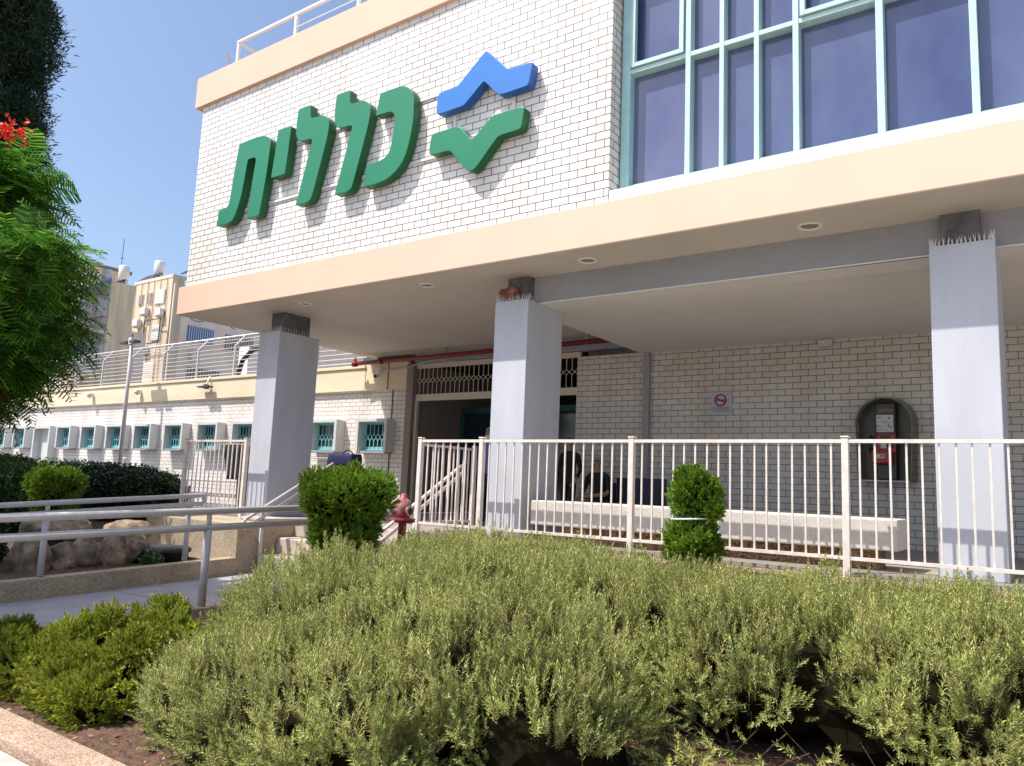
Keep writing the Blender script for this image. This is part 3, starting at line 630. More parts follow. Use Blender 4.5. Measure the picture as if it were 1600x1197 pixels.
def wing_window(x0, x1, lab):
    z0, z1 = 1.15, 1.80; t = .075
    mb = MB(); yf = 10.86
    mb.box(x0, x0+t, yf, 11.099, z0, z1).box(x1-t, x1, yf, 11.099, z0, z1)
    mb.box(x0+t+.001, x1-t-.001, yf+.002, 11.099, z1-.06, z1-.001)
    w_ = mb.build('window', M['frame_white'] if 0 else M['winframe'], W, bevel=.006); w_['label'] = lab
    box('pane', M['glass_small'], w_, x0+t, x1-t, 11.075, 11.095, z0+.03, z1-.06)
    mb = MB(); n = 6
    for i in range(n):
        x = x0+t+.02+(x1-x0-2*t-.04)*(i+.5)/n; d = (x1-x0-2*t)/n/2
        mb.beam((x, 11.02, z0+.02), (x, 11.02, z0+.22), .012, .012); mb.beam((x, 11.02, z0+.36), (x, 11.02, z1-.06), .012, .012)
        for s in (-1, 1): mb.beam((x, 11.02, z0+.22), (x+s*d, 11.015, z0+.29), .011, .011); mb.beam((x+s*d, 11.015, z0+.29), (x, 11.02, z0+.36), .011, .011)
    mb.box(x0+t, x1-t, 11.01, 11.03, z0+.03, z0+.05)
    mb.build('grille', M['teal'], w_)
    mb = MB(); mb.box(x0+t, x0+t+.03, 11.04, 11.07, z0+.03, z1-.06).box(x1-t-.03, x1-t, 11.04, 11.07, z0+.03, z1-.06).box(x0+t+.03, x1-t-.03, 11.042, 11.068, z0+.03, z0+.10).box(x0+t+.03, x1-t-.03, 11.042, 11.068, z1-.1, z1-.06)
    mb.build('window_sash', M['teal'], w_)
    box('sill', M['sillgrey'], w_, x0+.04, x1-.02, 10.88, 11.08, z0-.035, z0+.012, .004)
M['winframe'] = mat('pale_grey_window_surround', (.62, .64, .63), .6, noise=.08, nscale=5)
M['sillgrey'] = mat('blue_grey_sill', (.30, .36, .38), .5)
for x in (-11.57, -13.0, -14.38, -15.74, -17.13, -18.58, -20.02, -21.44, -22.85, -24.3, -27.2, -28.6, -30.1, -31.6):
    wing_window(x, x+.86, 'barred window, number from the entrance %d' % 0 if False else None) if False else wing_window(x, x+.86, 'small barred window with a pale surround')
# tall doorway surround
mb = MB(); mb.box(-25.78, -25.70, 10.86, 11.099, -.4, 1.80).box(-24.78, -24.70, 10.86, 11.099, -.4, 1.80).box(-25.699, -24.781, 10.862, 11.099, 1.73, 1.799)
d_ = mb.build('door_surround', M['winframe'], W); box('door', M['grey_door'] if 'grey_door' in M else M['winframe'], d_, -25.7, -24.78, 11.06, 11.09, -.4, 1.73)
# lights on the band
def wall_lamp(x, label, arms):
    t = thing('wall_lamp', (x, 10.95, 2.72), label, 'lamp', 'lamps fixed to the cream band'); y = 10.99
    if arms:
        MB().tube([(x, 11.0, 2.95), (x, y-.06, 2.78), (x, y-.09, 2.70)], .022, 8).build('bracket', M['white'], t)
        MB().box(x-.26, x-.03, y-.17, y-.03, 2.665, 2.70).box(x+.02, x+.22, y-.17, y-.03, 2.66, 2.695).box(x-.04, x+.04, y-.14, y-.02, 2.63, 2.74).build('lamp_head', M['grey_dark'], t, bevel=.006)
    else:
        MB().lathe((x, y-.07, 2.66), [(.02, -.07), (.075, -.03), (.08, .05), (.03, .09)], 14).build('lamp_head', M['winframe'], t, smooth=True)
        MB().beam((x, y-.02, 2.7), (x, 11.01, 2.74), .03, .03).build('bracket', M['white'], t)
wall_lamp(-16.95, 'twin-headed dark lamp on the cream band left of the left column', True)
wall_lamp(-20.1, 'small rounded wall lamp on the cream band right of the lamp post', False)
wall_lamp(-22.65, 'small wall lamp on the cream band at the edge of the feathery tree', False)
# handrails fixed along the wing wall
hr = thing('wall_handrail', (-16, 10.9, .3), 'pair of thin grey pipes along the foot of the pale brick wing', 'handrail')
for z in (.42, .14): MB().tube([(-17.9, 10.95, z), (-13.9, 10.95, z)], .03, 8).build('pipe', M['rail_grey'], hr, smooth=True)
for x in (-17.5, -15.0): MB().tube([(x, 10.95, -.4), (x, 10.95, .42)], .035, 8).build('post', M['rail_grey'], hr, smooth=True)
hr2 = thing('wall_bracket_rail', (-11, 10.9, .6), 'short white rail bracket on the shaded brick right of the blue bag', 'handrail')
MB().tube([(-12.3, 10.95, .66), (-10.85, 10.95, .66), (-10.75, 11.05, .55)], .025, 8).build('pipe', M['rail_grey'], hr2, smooth=True)

# terrace railing with leaning tops
tr_ = thing('terrace_railing', (-20, 11.2, 2.95), 'grey railing of horizontal bars with inward-leaning tops on the wing terrace', 'railing')
px_ = [-24.1, -22.55, -20.98, -19.39, -17.80, -16.26, -14.7, -13.23]+[-25.7-1.55*i for i in range(6)]
for x in px_: MB().beam((x, 11.16, 2.93), (x, 11.16, 3.70), .045, .045).beam((x, 11.16, 3.69), (x, 11.42, 4.0), .045, .045).build('post', M['terrace_metal'], tr_)
mb = MB()
for k in range(7): mb.tube([(-35, 11.16, 3.02+k*.105), (-11.7, 11.16, 3.02+k*.105)], .011, 5)
for k in range(1, 3): mb.tube([(-35, 11.16+k*.09, 3.70+k*.10), (-11.7, 11.16+k*.09, 3.70+k*.10)], .011, 5)
mb.build('bars', M['terrace_metal'], tr_)
MB().tube([(-35, 11.42, 4.0), (-11.7, 11.42, 4.0)], .03, 8).build('top_rail', M['terrace_metal'], tr_, smooth=True)
# things on the terrace
t = thing('terrace_box', (-15.6, 12.2, 3), 'brown cabinet with a black hose behind the terrace railing', 'cabinet')
box('cabinet', M['brownframe'], t, -16.2, -15.2, 12.0, 12.6, 2.905, 3.75)
MB().tube([(-17.2, 11.9, 2.95), (-17.0, 11.9, 3.5), (-16.6, 11.9, 3.75), (-15.9, 11.9, 3.8)], .06, 10).build('hose', M['black'], t, smooth=True)
tag(box('terrace_post', M['white'], None, -17.75, -17.35, 12.3, 12.6, 2.905, 3.95), 'white pillar behind the terrace railing beside the brown cabinet', 'pillar')
tag(MB().tube([(-13.2, 11.6, 2.97), (-11.4, 11.6, 3.03)], .05, 10).build('timber_pole', M['parapet'], smooth=True), 'yellow pole lying on the terrace edge right of the left column', 'pole')
tag(box('terrace_wall', M['grey_dark'], None, -18.5, -11.4, 17.5, 17.8, 2.905, 5.0), 'dark grey wall at the back of the terrace, seen through the railing', 'wall')

# ------------------------------------------------------------ railings by the porch
def picket(x0, x1, y, posts, label, z0=.11, z1=1.1):
    t = thing('picket_railing', ((x0+x1)/2, y, 0), label, 'railing', 'cream picket railings round the porch')
    for a in posts: MB().box(a-.028, a+.028, y-.028, y+.028, -.15, z1+.015).box(a-.034, a+.034, y-.034, y+.034, z1+.016, z1+.03).build('post', M['rail'], t, bevel=.004)
    MB().box(x0, x1, y-.022, y+.022, z1-.028, z1+.002).build('top_rail', M['rail'], t)
    MB().box(x0, x1, y-.02, y+.02, z0-.012, z0+.016).build('bottom_rail', M['rail'], t)
    ps = sorted(posts); lo = [(x0, ps[0])] if ps[0]-x0 > .2 else []; segs = lo+list(zip(ps[:-1], ps[1:]))
    for a, b in segs:
        n = max(2, round((b-a)/.112))
        for i in range(1, n):
            x = a+(b-a)*i/n+random.uniform(-.004, .004); tl = random.uniform(-.003, .003)
            MB().beam((x, y, z0+.016), (x+tl, y, z1-.028), .015, .015).build('baluster', M['rail'], t)
    return t
picket(-6.21, 2.35, 6.90, [-6.21, -5.29, -3.43, -1.455, .5, 2.33], 'long cream picket railing in front of the concrete bench and payphone', z0=.116, z1=1.094)
picket(-11.25, -9.72, 7.0, [-11.25, -9.72], 'short cream picket railing left of the left column', z0=.05)
# side return along the steps
t = thing('side_railing', (-6.28, 7.5, 0), 'cream picket railing running back beside the steps, behind the hydrant', 'railing')
MB().box(-6.30, -6.26, 7.01, 8.02, 1.03, 1.06).build('top_rail', M['rail'], t)
MB().box(-6.30, -6.26, 7.01, 8.02, .10, .13).build('bottom_rail', M['rail'], t)
MB().box(-6.305, -6.255, 8.0, 8.05, 0, 1.09).build('post', M['rail'], t)
for i in range(9): MB().box(-6.288, -6.272, 7.10+i*.1, 7.115+i*.1, .13, 1.03).build('baluster', M['rail'], t)
# a thin rail near the wing behind the left column
tag(MB().tube([(-12.5, 10.4, .98), (-10.9, 10.4, .98)], .014, 6).tube([(-12.4, 10.4, 0), (-12.4, 10.4, .98)], .012, 6).tube([(-12.1, 10.4, 0), (-12.1, 10.4, .98)], .012, 6).tube([(-11.8, 10.4, 0), (-11.8, 10.4, .98)], .012, 6).tube([(-11.5, 10.4, 0), (-11.5, 10.4, .98)], .012, 6).tube([(-11.2, 10.4, 0), (-11.2, 10.4, .98)], .012, 6).tube([(-10.95, 10.4, 0), (-10.95, 10.4, 1.2)], .016, 6).build('thin_railing', M['rail_grey']), 'thin grey railing by the wing between the left column and the blue bag', 'railing')

def arc(c, r, a0, a1, n, u, v):
    return [Vector(c)+Vector(u)*r*math.cos(a0+(a1-a0)*i/n)+Vector(v)*r*math.sin(a0+(a1-a0)*i/n) for i in range(n+1)]
def handrail(name, label, p_low, p_high, gap, r, posts, m, base, loop_low=True, loop_high=True, group='grey tube handrails'):
    t = thing(name, (p_low[0], p_low[1], base), label, 'handrail', group)
    a = Vector(p_low); b = Vector(p_high); d = (b-a).normalized(); dn = Vector((0, 0, -1)); pts = []
    if loop_low: pts += arc(a+dn*gap/2, gap/2, -math.pi/2, -1.5*math.pi, 8, d, -dn)
    else: pts += [a]
    loop = [p for p in pts] if loop_low else [a]
    line = [] ; g = dn*gap
    P_ = ([*arc(a+g/2, gap/2, -math.pi/2, -1.5*math.pi, 8, d, Vector((0, 0, 1)))] if loop_low else [a+g, a])
    Q_ = ([*arc(b+g/2, gap/2, math.pi/2, -math.pi/2, 8, d, Vector((0, 0, 1)))] if loop_high else [b, b+g])
    if loop_low and loop_high:
        allp = P_+Q_+[P_[0]]; MB().tube(allp, r, 10, cap=False).build('tube_rail', m, t, smooth=True)
    elif loop_high: MB().tube([a]+Q_+[a+g], r, 10).build('tube_rail', m, t, smooth=True)
    elif loop_low: MB().tube([b+g]+P_+[b], r, 10).build('tube_rail', m, t, smooth=True)
    else:
        MB().tube([a, b], r, 10).build('tube_rail', m, t, smooth=True); MB().tube([a+g, b+g], r, 10).build('tube_rail', m, t, smooth=True)
    for f, zb in posts:
        q = a+(b-a)*f; MB().tube([(q.x, q.y, zb), (q.x, q.y, q.z-gap-r*.6)], r*1.08, 12).build('post', m, t, smooth=True)
        MB().tube([(q.x, q.y, q.z-gap+r*.6), (q.x, q.y, q.z-r*.6)], r*.72, 10).build('stub', m, t, smooth=True)
    return t
# near rail on the path kerb
handrail('path_handrail', 'nearest double grey tube handrail, standing on the pink kerb in front of the path', (-6.4, 1.2, .17), (-6.4, 6.2, .30), .148, .033, [(.615, -.6), (-.1, -.6), (.965, -.6)], M['rail_grey'], -.6, False, False)
handrail('path_handrail', 'looped grey tube handrail on the garden wall, in front of the boulders', (-7.5, .8, .12), (-8.36, 5.45, .33), .10, .027, [(.965, -.42), (.60, -.45)], M['rail_grey'], -.45, False, True)
handrail('stair_handrail', 'grey tube handrail climbing the steps in front of the left column', (-8.42, 6.15, .04), (-8.42, 7.52, .80), .115, .024, [(.18, -.62), (.97, 0)], M['rail_grey'], -.6, True, False)
handrail('stair_handrail', 'cream tube handrail climbing the right side of the steps behind the hydrant', (-6.36, 6.35, -.06), (-6.36, 7.86, .82), .115, .022, [(.45, -.2), (.97, 0)], M['rail'], -.2, True, True)

# ------------------------------------------------------------ bench and porch objects
bn = thing('concrete_bench', (-3.1, 7.6, 0), 'long cream concrete bench slab on a brown pebble base behind the picket railing', 'bench')
MB().box(-4.86, -1.13, 7.28, 7.78, .175, .444).build('slab', M['bench'], bn, bevel=.014)
MB().box(-4.5, -1.30, 7.40, 7.70, 0, .174).build('base', M['brownwall'], bn)
# no-smoking plate
ns = thing('no_smoking_sign', (-4.02, 10.98, 1.77), 'square pale no-smoking sign on the porch brick wall', 'sign')
box('plate', M['sign_grey'], ns, -4.19, -3.86, 10.985, 10.998, 1.77, 2.10, .002)
def ring(cx, cz, r0, r1, y0, y1, n=40):
    mb = MB(); 
    for i in range(n):
        a, b = 2*math.pi*i/n, 2*math.pi*(i+1)/n
        vs = [(cx+r*math.cos(q), y, cz+r*math.sin(q)) for y in (y0, y1) for r, q in ((r0, a), (r1, a), (r1, b), (r0, b))]
        mb.add(vs, [(0, 1, 2, 3), (7, 6, 5, 4), (1, 5, 6, 2), (0, 3, 7, 4)])
    return mb
mb = ring(-4.035, 1.97, .070, .092, 10.976, 10.984); a = R(-30)
mb.beam((-4.035-.075*math.cos(a), 10.979, 1.97-.075*math.sin(a)), (-4.035+.075*math.cos(a), 10.979, 1.97+.075*math.sin(a)), .006, .02)
mb.build('prohibition_ring', M['sign_red'], ns)
MB().box(-4.095, -3.985, 10.981, 10.984, 1.962, 1.980).box(-3.98, -3.965, 10.981, 10.984, 1.962, 1.980).build('cigarette', M['black'], ns)
text('lettering', 'הזה םוקמב ןושיעה', (-4.025, 10.984, 1.842), .036, M['print'], ns)
text('lettering', 'קוחה יפ לע רוסא', (-4.025, 10.984, 1.808), .033, M['print'], ns)
# alarm box on top of wall
eb = thing('alarm_box', (-2.55, 10.95, 2.66), 'small white box high on the brick wall under the porch ceiling, left of the payphone', 'box')
MB().box(-2.63, -2.45, 10.9, 10.998, 2.66, 2.755).build('housing', M['label_white'], eb, bevel=.006)
box('pipe_stub', M['label_white'], eb, -2.57, -2.54, 10.95, 10.97, 2.757, 2.79); box('badge', M['sign_grey'], eb, -2.51, -2.47, 10.895, 10.899, 2.67, 2.70)
# payphone with plastic hood
ph = thing('payphone', (-1.8, 10.9, .83), 'red and dark grey public payphone under an arched smoky plastic hood', 'payphone')
def hood(r_out, y0, y1):
    cx, cz, zb = -1.80, 1.58, .84; mb = MB(); prof = []
    for i in range(25):
        a = math.pi*i/24; prof.append((cx+r_out*math.cos(a), cz+r_out*1.0*math.sin(a)))
    prof = [(cx+r_out*.93, zb)]+prof+[(cx-r_out*.93, zb)]; return prof
P0 = hood(.37, 0, 0); P1 = hood(.335, 0, 0); mb = MB(); n = len(P0)
vs = [(x, 10.70, z) for x, z in P1]+[(x, 10.99, z) for x, z in P0]+[(x, 10.70, z) for x, z in [(-1.8+(x+1.8)*.96, 1.4+(z-1.4)*.965) for x, z in P1]]+[(x, 10.99, z) for x, z in [(-1.8+(x+1.8)*.96, 1.4+(z-1.4)*.965) for x, z in P0]]
fs = []
for i in range(n-1): fs += [(i, i+1, n+i+1, n+i), (2*n+i, 3*n+i, 3*n+i+1, 2*n+i+1), (i, 2*n+i, 2*n+i+1, i+1)]
mb.add(vs, fs); mb.build('hood', M['booth'], ph, smooth=False)
pb = [(x, z) for x, z in hood(.345, 0, 0)]

prism_xz('hood_back', [(x, z) for x, z in hood(.345, 0, 0)][::-1], 10.975, 10.99, [M['booth_back'], M['booth_back']], ph)
box('shelf', M['sign_grey'], ph, -2.10, -1.52, 10.72, 10.97, .835, .855)
body = box('phone_body', M['phone_grey'], ph, -1.91, -1.67, 10.80, 10.97, .86, 1.85, .02)
box('panel', M['label_white'], body, -1.895, -1.695, 10.79, 10.799, 1.47, 1.69)
mb = MB()
for x, z, w_, h_ in ((-1.86, 1.655, .03, .012), (-1.745, 1.65, .02, .02), (-1.87, 1.545, .05, .008), (-1.80, 1.60, .06, .006), (-1.755, 1.56, .008, .05), (-1.73, 1.535, .035, .01), (-1.86, 1.50, .06, .006), (-1.78, 1.495, .03, .008)):
    mb.box(x-w_/2, x+w_/2, 10.786, 10.7895, z-h_/2, z+h_/2)
mb.build('panel_print', M['print'], body)
text('lettering', 'ןופלט', (-1.79, 10.797, 1.725), .07, M['orange'], body)
box('red_unit', M['phone_red'], ph, -1.89, -1.665, 10.74, 10.80, 1.20, 1.44, .012)
box('red_unit', M['phone_red'], ph, -1.95, -1.70, 10.68, 10.80, 1.06, 1.235, .02)
box('display', M['black'], ph, -1.84, -1.73, 10.735, 10.739, 1.385, 1.42); box('keypad', M['label_white'], ph, -1.84, -1.775, 10.735, 10.739, 1.26, 1.35)
box('card_slot', M['black'], ph, -1.765, -1.69, 10.73, 10.739, 1.26, 1.34); box('arrow_label', M['label_white'], ph, -1.90, -1.79, 10.674, 10.679, 1.13, 1.18)
box('arrow', M['print'], ph, -1.84, -1.80, 10.670, 10.673, 1.15, 1.165)
MB().tube([(-1.945, 10.74, 1.40), (-1.955, 10.71, 1.36), (-1.955, 10.71, 1.27), (-1.945, 10.74, 1.22)], [.035, .022, .022, .035], 10).build('handset', M['black'], ph, smooth=True)
# rag on the middle column
bm = bmesh.new(); bmesh.ops.create_icosphere(bm, subdivisions=4, radius=1)
for v in bm.verts:
    c = v.co; k = 1+.16*math.sin(c.x*4+c.z*3)*math.sin(c.y*3)+.05*math.sin(c.z*9+c.x*7); v.co = Vector((-5.31+c.x*.15*k, 7.33+c.y*.075*k, 2.885+c.z*.085*k))
me = bpy.data.meshes.new('rag'); bm.to_mesh(me); bm.free(); M['rag'] = mat('red_and_beige_rag', (.16, .014, .012), .95, col2=(.26, .17, .12), nscale=11)
tag(link_mesh('rag', me, M['rag'], smooth=True), 'crumpled red and beige rag stuffed on top of the middle column', 'rag')

# navy seats against the porch wall
for i, x in enumerate((-5.28, -4.86)):
    t = thing('waiting_chair', (x, 10.3, 0), ('dark navy chair next to the seated person' if i == 0 else 'dark navy chair at the right end, beside the pilaster'), 'chair', 'dark chairs in the porch')
    box('seat', M['navyseat'], t, x-.19, x+.19, 10.1, 10.5, .37, .42, .012); box('backrest', M['navyseat'], t, x-.19, x+.19, 10.5, 10.55, .40, .78, .012)
    for sx in (-.17, .17):
        for y in (10.13, 10.5): MB().tube([(x+sx, y, 0), (x+sx, y, .37)], .012, 6).build('leg', M['black'], t)

# ------------------------------------------------------------ people
def person(label, joints, edges, mats, loc, extra=None):
    """joints: name->(x,y,z,r) world; edges list; builds one continuous skinned body"""
    names = list(joints); bm = bmesh.new(); vs_ = {n: bm.verts.new(joints[n][:3]) for n in names}
    for a, b in edges: bm.edges.new((vs_[a], vs_[b]))
    me = bpy.data.meshes.new('person'); bm.verts.index_update(); bm.to_mesh(me); bm.free()
    o = bpy.data.objects.new('person', me); C.objects.link(o); sk = o.modifiers.new('skin', 'SKIN')
    lay = me.skin_vertices[0] if me.skin_vertices else None
    if lay is None:
        bpy.context.view_layer.objects.active = o; lay = me.skin_vertices[0]
    for i, n in enumerate(names):
        r = joints[n][3]; lay.data[i].radius = (r if not isinstance(r, tuple) else r[0], r if not isinstance(r, tuple) else r[1]); lay.data[i].use_root = (n == 'pelvis')
    sk.use_smooth_shade = True; s = o.modifiers.new('sub', 'SUBSURF'); s.levels = 2; s.render_levels = 2
    dg = bpy.context.evaluated_depsgraph_get(); m2 = bpy.data.meshes.new_from_object(o.evaluated_get(dg)); bpy.data.objects.remove(o)
    m2.name = 'person'; m2.materials.clear()
    for m in mats['list']: m2.materials.append(m)
    for p in m2.polygons: p.material_index = mats['pick'](p.center); p.use_smooth = True
    ob = bpy.data.objects.new('person', m2); C.objects.link(ob); tag(ob, label, 'person'); return ob
def body_joints(x, y, z, h, seated=False, face=-1, lean=0):
    s = h/1.75; J = {}; f = face
    def P(n, dx, dy, dz, r): J[n] = (x+dx*s, y+dy*s*1.0, z+dz*s, (tuple(q*s for q in r) if isinstance(r, tuple) else r*s))
    if not seated:
        P('pelvis', 0, 0, .95, (.155, .11)); P('belly', 0, 0, 1.10, (.15, .105)); P('chest', 0, .02, 1.30, (.17, .11)); P('neckb', 0, .02, 1.47, (.075, .07)); P('neck', 0, f*.01, 1.54, .052)
        P('head', 0, f*.02, 1.63, (.078, .095)); P('crown', 0, f*.01, 1.71, (.07, .085))
        for sd, q in (('l', -1), ('r', 1)):
            P('sh'+sd, q*.18, .02, 1.42, .062); P('el'+sd, q*.25, .03, 1.14, .045); P('wr'+sd, q*.22, f*.12, .92, .030); P('ha'+sd, q*.21, f*.17, .86, .032)
            P('hip'+sd, q*.09, 0, .90, .095); P('kn'+sd, q*.10, f*.02, .50, .062); P('an'+sd, q*.10, .02, .09, .042); P('to'+sd, q*.12, f*.16, .035, .035)
    else:
        P('pelvis', 0, 0, .42, (.16, .12)); P('belly', 0, .02, .57, (.16, .12)); P('chest', 0, .01, .77, (.17, .12)); P('neckb', 0, f*.03, .94, (.075, .07)); P('neck', 0, f*.05, 1.0, .052)
        P('head', 0, f*.07, 1.09, (.078, .095)); P('crown', 0, f*.06, 1.17, (.07, .085))
        for sd, q in (('l', -1), ('r', 1)):
            P('sh'+sd, q*.19, 0, .89, .062); P('el'+sd, q*.25, f*.10, .62, .047); P('wr'+sd, q*.08-.08, f*.30, .56, .032); P('ha'+sd, q*.05-.12, f*.36, .53, .035)
            P('hip'+sd, q*.10, f*.04, .41, .095); P('kn'+sd, q*.15, f*.44, .43, .066); P('an'+sd, q*.14, f*.46, .09, .044); P('to'+sd, q*.16, f*.62, .035, .036)
    E_ = [('pelvis', 'belly'), ('belly', 'chest'), ('chest', 'neckb'), ('neckb', 'neck'), ('neck', 'head'), ('head', 'crown')]
    for sd in 'lr': E_ += [('neckb', 'sh'+sd), ('sh'+sd, 'el'+sd), ('el'+sd, 'wr'+sd), ('wr'+sd, 'ha'+sd), ('pelvis', 'hip'+sd), ('hip'+sd, 'kn'+sd), ('kn'+sd, 'an'+sd), ('an'+sd, 'to'+sd)]
    return J, E_
def face_and_hair(ob, J, s, f, hair, facial=None):
    hx, hy, hz = J['head'][:3]; mb = MB()
    # nose, ears, eyes, brow
    mb.add([(hx-.014*s, hy+f*.095*s, hz-.015*s), (hx+.014*s, hy+f*.095*s, hz-.015*s), (hx, hy+f*.125*s, hz-.012*s), (hx, hy+f*.092*s, hz+.04*s)], [(0, 1, 2), (1, 3, 2), (0, 2, 3), (0, 3, 1)])
    for q in (-1, 1): mb.lathe((hx+q*.082*s, hy, hz), [(.004*s, -.03*s), (.014*s, -.01*s), (.014*s, .02*s), (.005*s, .035*s)], 8)
    mb.build('face', M['skin'], ob, smooth=True)
    mb = MB()
    for q in (-1, 1): mb.lathe((hx+q*.03*s, hy+f*.088*s, hz+.028*s), [(.002, -.007*s), (.009*s, 0), (.002, .007*s)], 8)
    mb.box(hx-.025*s, hx+.025*s, hy+f*.096*s-.004, hy+f*.096*s+.004, hz-.044*s, hz-.037*s).build('eyes_and_mouth', M['black'], ob)
    bm = bmesh.new(); bmesh.ops.create_icosphere(bm, subdivisions=3, radius=1)
    for v in bm.verts: c = v.co; v.co = Vector((hx+c.x*.088*s, hy-f*.012*s+c.y*.10*s, hz+.055*s+max(c.z, -.75 if c.y*f < .15 else .35)*.085*s))
    me = bpy.data.meshes.new('hair'); bm.to_mesh(me); bm.free(); link_mesh('hair', me, hair, ob, smooth=True)
    if facial:
        bm = bmesh.new(); bmesh.ops.create_icosphere(bm, subdivisions=3, radius=1)
        for v in bm.verts: c = v.co; v.co = Vector((hx+c.x*.062*s, hy+f*.06*s+c.y*.055*s, hz-.055*s+c.z*.055*s))
        me = bpy.data.meshes.new('mask'); bm.to_mesh(me); bm.free(); link_mesh(facial[0], me, facial[1], ob, smooth=True)
def fingers(ob, J, s, f, seated):
    mb = MB()
    for sd, q in (('l', -1), ('r', 1)):
        hx, hy, hz = J['ha'+sd][:3]; w_ = Vector(J['wr'+sd][:3]); d = (Vector((hx, hy, hz))-w_).normalized(); side = Vector((1, 0, 0))
        for k, L_ in enumerate((.062, .072, .068, .052)):
            b = Vector((hx, hy, hz))+side*(k-1.5)*.018*s; b2 = b+d*L_*.6*s; b3 = b2+(d+Vector((0, 0, -.8))).normalized()*L_*.45*s; mb.tube([b, b2, b3], [.0095*s, .0085*s, .007*s], 6)
        b = Vector((hx, hy, hz))-side*q*.03*s-d*.02*s; mb.tube([b, b-side*q*.03*s+d*.03*s, b-side*q*.03*s+d*.055*s], [.011*s, .010*s, .008*s], 6)
    mb.build('fingers', M['skin'], ob, smooth=True)
# standing person, blue shirt, pale mask
J, E_ = body_joints(-7.06, 9.4, -.01, 1.46)
zc = lambda J, n: J[n][2]
def picker(J, top, bottom, sk=0):
    zn = J['neckb'][2]+.03; zb = J['pelvis'][2]-.02
    def f(c):
        if c.z > zn: return 0
        for sd in 'lr':
            h = Vector(J['ha'+sd][:3]); e = Vector(J['wr'+sd][:3])
            if (Vector(c)-h).length < .075 or (Vector(c)-e).length < .06: return 0
        if c.z > zb: return 1
        return 2
    return f
p1 = person('person in blue shirt and pale mask standing just left of the middle column', J, E_, {'list': [M['skin'], M['shirt_blue'], M['trousers']], 'pick': picker(J, 1, 2)}, None)
face_and_hair(p1, J, .84, -1, M['beard'], ('face_mask', M['mask'])); fingers(p1, J, .84, -1, False)
J, E_ = body_joints(-6.16, 10.25, -.01, 1.36)
p2 = person('person in black clothes standing right of the middle column, beside the seated person', J, E_, {'list': [M['skin'], M['blackcloth'], M['blackcloth']], 'pick': picker(J, 1, 2)}, None)
face_and_hair(p2, J, .777, -1, M['blackcloth']); fingers(p2, J, .777, -1, False)
J, E_ = body_joints(-5.66, 10.28, -.02, 1.56, seated=True)
p3 = person('seated person in dark clothes leaning forward with crossed hands, by the navy chairs', J, E_, {'list': [M['skin'], M['blackcloth'], M['trousers']], 'pick': lambda c, J=J: (0 if c.z > J['neckb'][2]+.03 else (0 if (c.y < 10.17 and c.z > .46) else (1 if c.z > .45 else 2)))}, None)
face_and_hair(p3, J, .89, -1, M['beard']); fingers(p3, J, .89, -1, True)
t = thing('waiting_chair', (-5.68, 10.35, 0), 'dark chair under the seated person', 'chair', 'dark chairs in the porch')
box('seat', M['navyseat'], t, -5.87, -5.49, 10.12, 10.5, .25, .29, .01); box('backrest', M['navyseat'], t, -5.87, -5.49, 10.5, 10.55, .27, .70, .01)
for sx in (-.17, .17):
    for y in (10.15, 10.48): MB().tube([(-5.68+sx, y, 0), (-5.68+sx, y, .25)], .012, 6).build('leg', M['black'], t)

# ------------------------------------------------------------ hydrant, bag, cloth, drum, bin
hy = thing('fire_hydrant', (-5.72, 6.3, -.1), 'faded red fire hydrant between the round clipped shrub and the picket railing', 'fire hydrant')
hx, hyy = -5.90, 6.32
MB().lathe((hx, hyy, -.25), [(.055, 0), (.055, .40), (.105, .405), (.105, .43), (.085, .435)], 20).build('standpipe', M['hydrant'], hy, smooth=True)
MB().lathe((hx, hyy, .185), [(.17, 0), (.17, .02), (.09, .022)], 8).build('flange', M['hydrant'], hy)
MB().lathe((hx, hyy, .205), [(.085, 0), (.11, .04), (.115, .12), (.105, .18), (.07, .215), (.045, .235), (.04, .27), (.028, .28)], 20).build('head', M['hydrant_pink'], hy, smooth=True)
for a in (-2.2, -.2, 1.9):
    d = Vector((math.cos(a), math.sin(a), 0)); c = Vector((hx, hyy, .29))
    MB().tube([c+d*.05, c+d*.15], .05, 14).build('outlet', M['hydrant_pink'] if a < -1 else M['hydrant'], hy, smooth=True)
    MB().tube([c+d*.145, c+d*.165], .058, 14).build('outlet_ring', M['steel'], hy); MB().tube([c+d*.164, c+d*.168], .038, 14).build('outlet_mouth', M['black'], hy)
MB().beam((hx-.17, hyy-.1, .19), (hx+.17, hyy+.05, .175), .03, .025).build('lever', M['hydrant'], hy)
hs_ = .82
for q_ in kids(hy):
    for v in q_.data.vertices: v.co = Vector((hx+(v.co.x-hx)*hs_, hyy+(v.co.y-hyy)*hs_, -.1+(v.co.z+.1)*(.96)))
bg_ = thing('shoulder_bag', (-8.35, 7.6, .8), 'dark navy bag resting on top of the steps handrail by the left column', 'bag')
bm = bmesh.new(); bmesh.ops.create_cube(bm, size=1); bmesh.ops.subdivide_edges(bm, edges=bm.edges, cuts=5, use_grid_fill=True)
for v in bm.verts:
    c = v.co; v.co = Vector((-8.30+c.x*.50*(1-.1*c.z), 7.62+c.y*.2*(1-.35*c.z*c.z), .86+c.z*.155+.012*math.sin(c.x*14)))
me = bpy.data.meshes.new('bag_body'); bm.to_mesh(me); bm.free(); link_mesh('bag_body', me, M['navy'], bg_, smooth=True)
MB().tube([(-8.22+.10*math.cos(a), 7.60, .93+.065*math.sin(a)) for a in [math.pi*i/10 for i in range(11)]], .010, 6).build('handle', M['navy'], bg_, smooth=True)
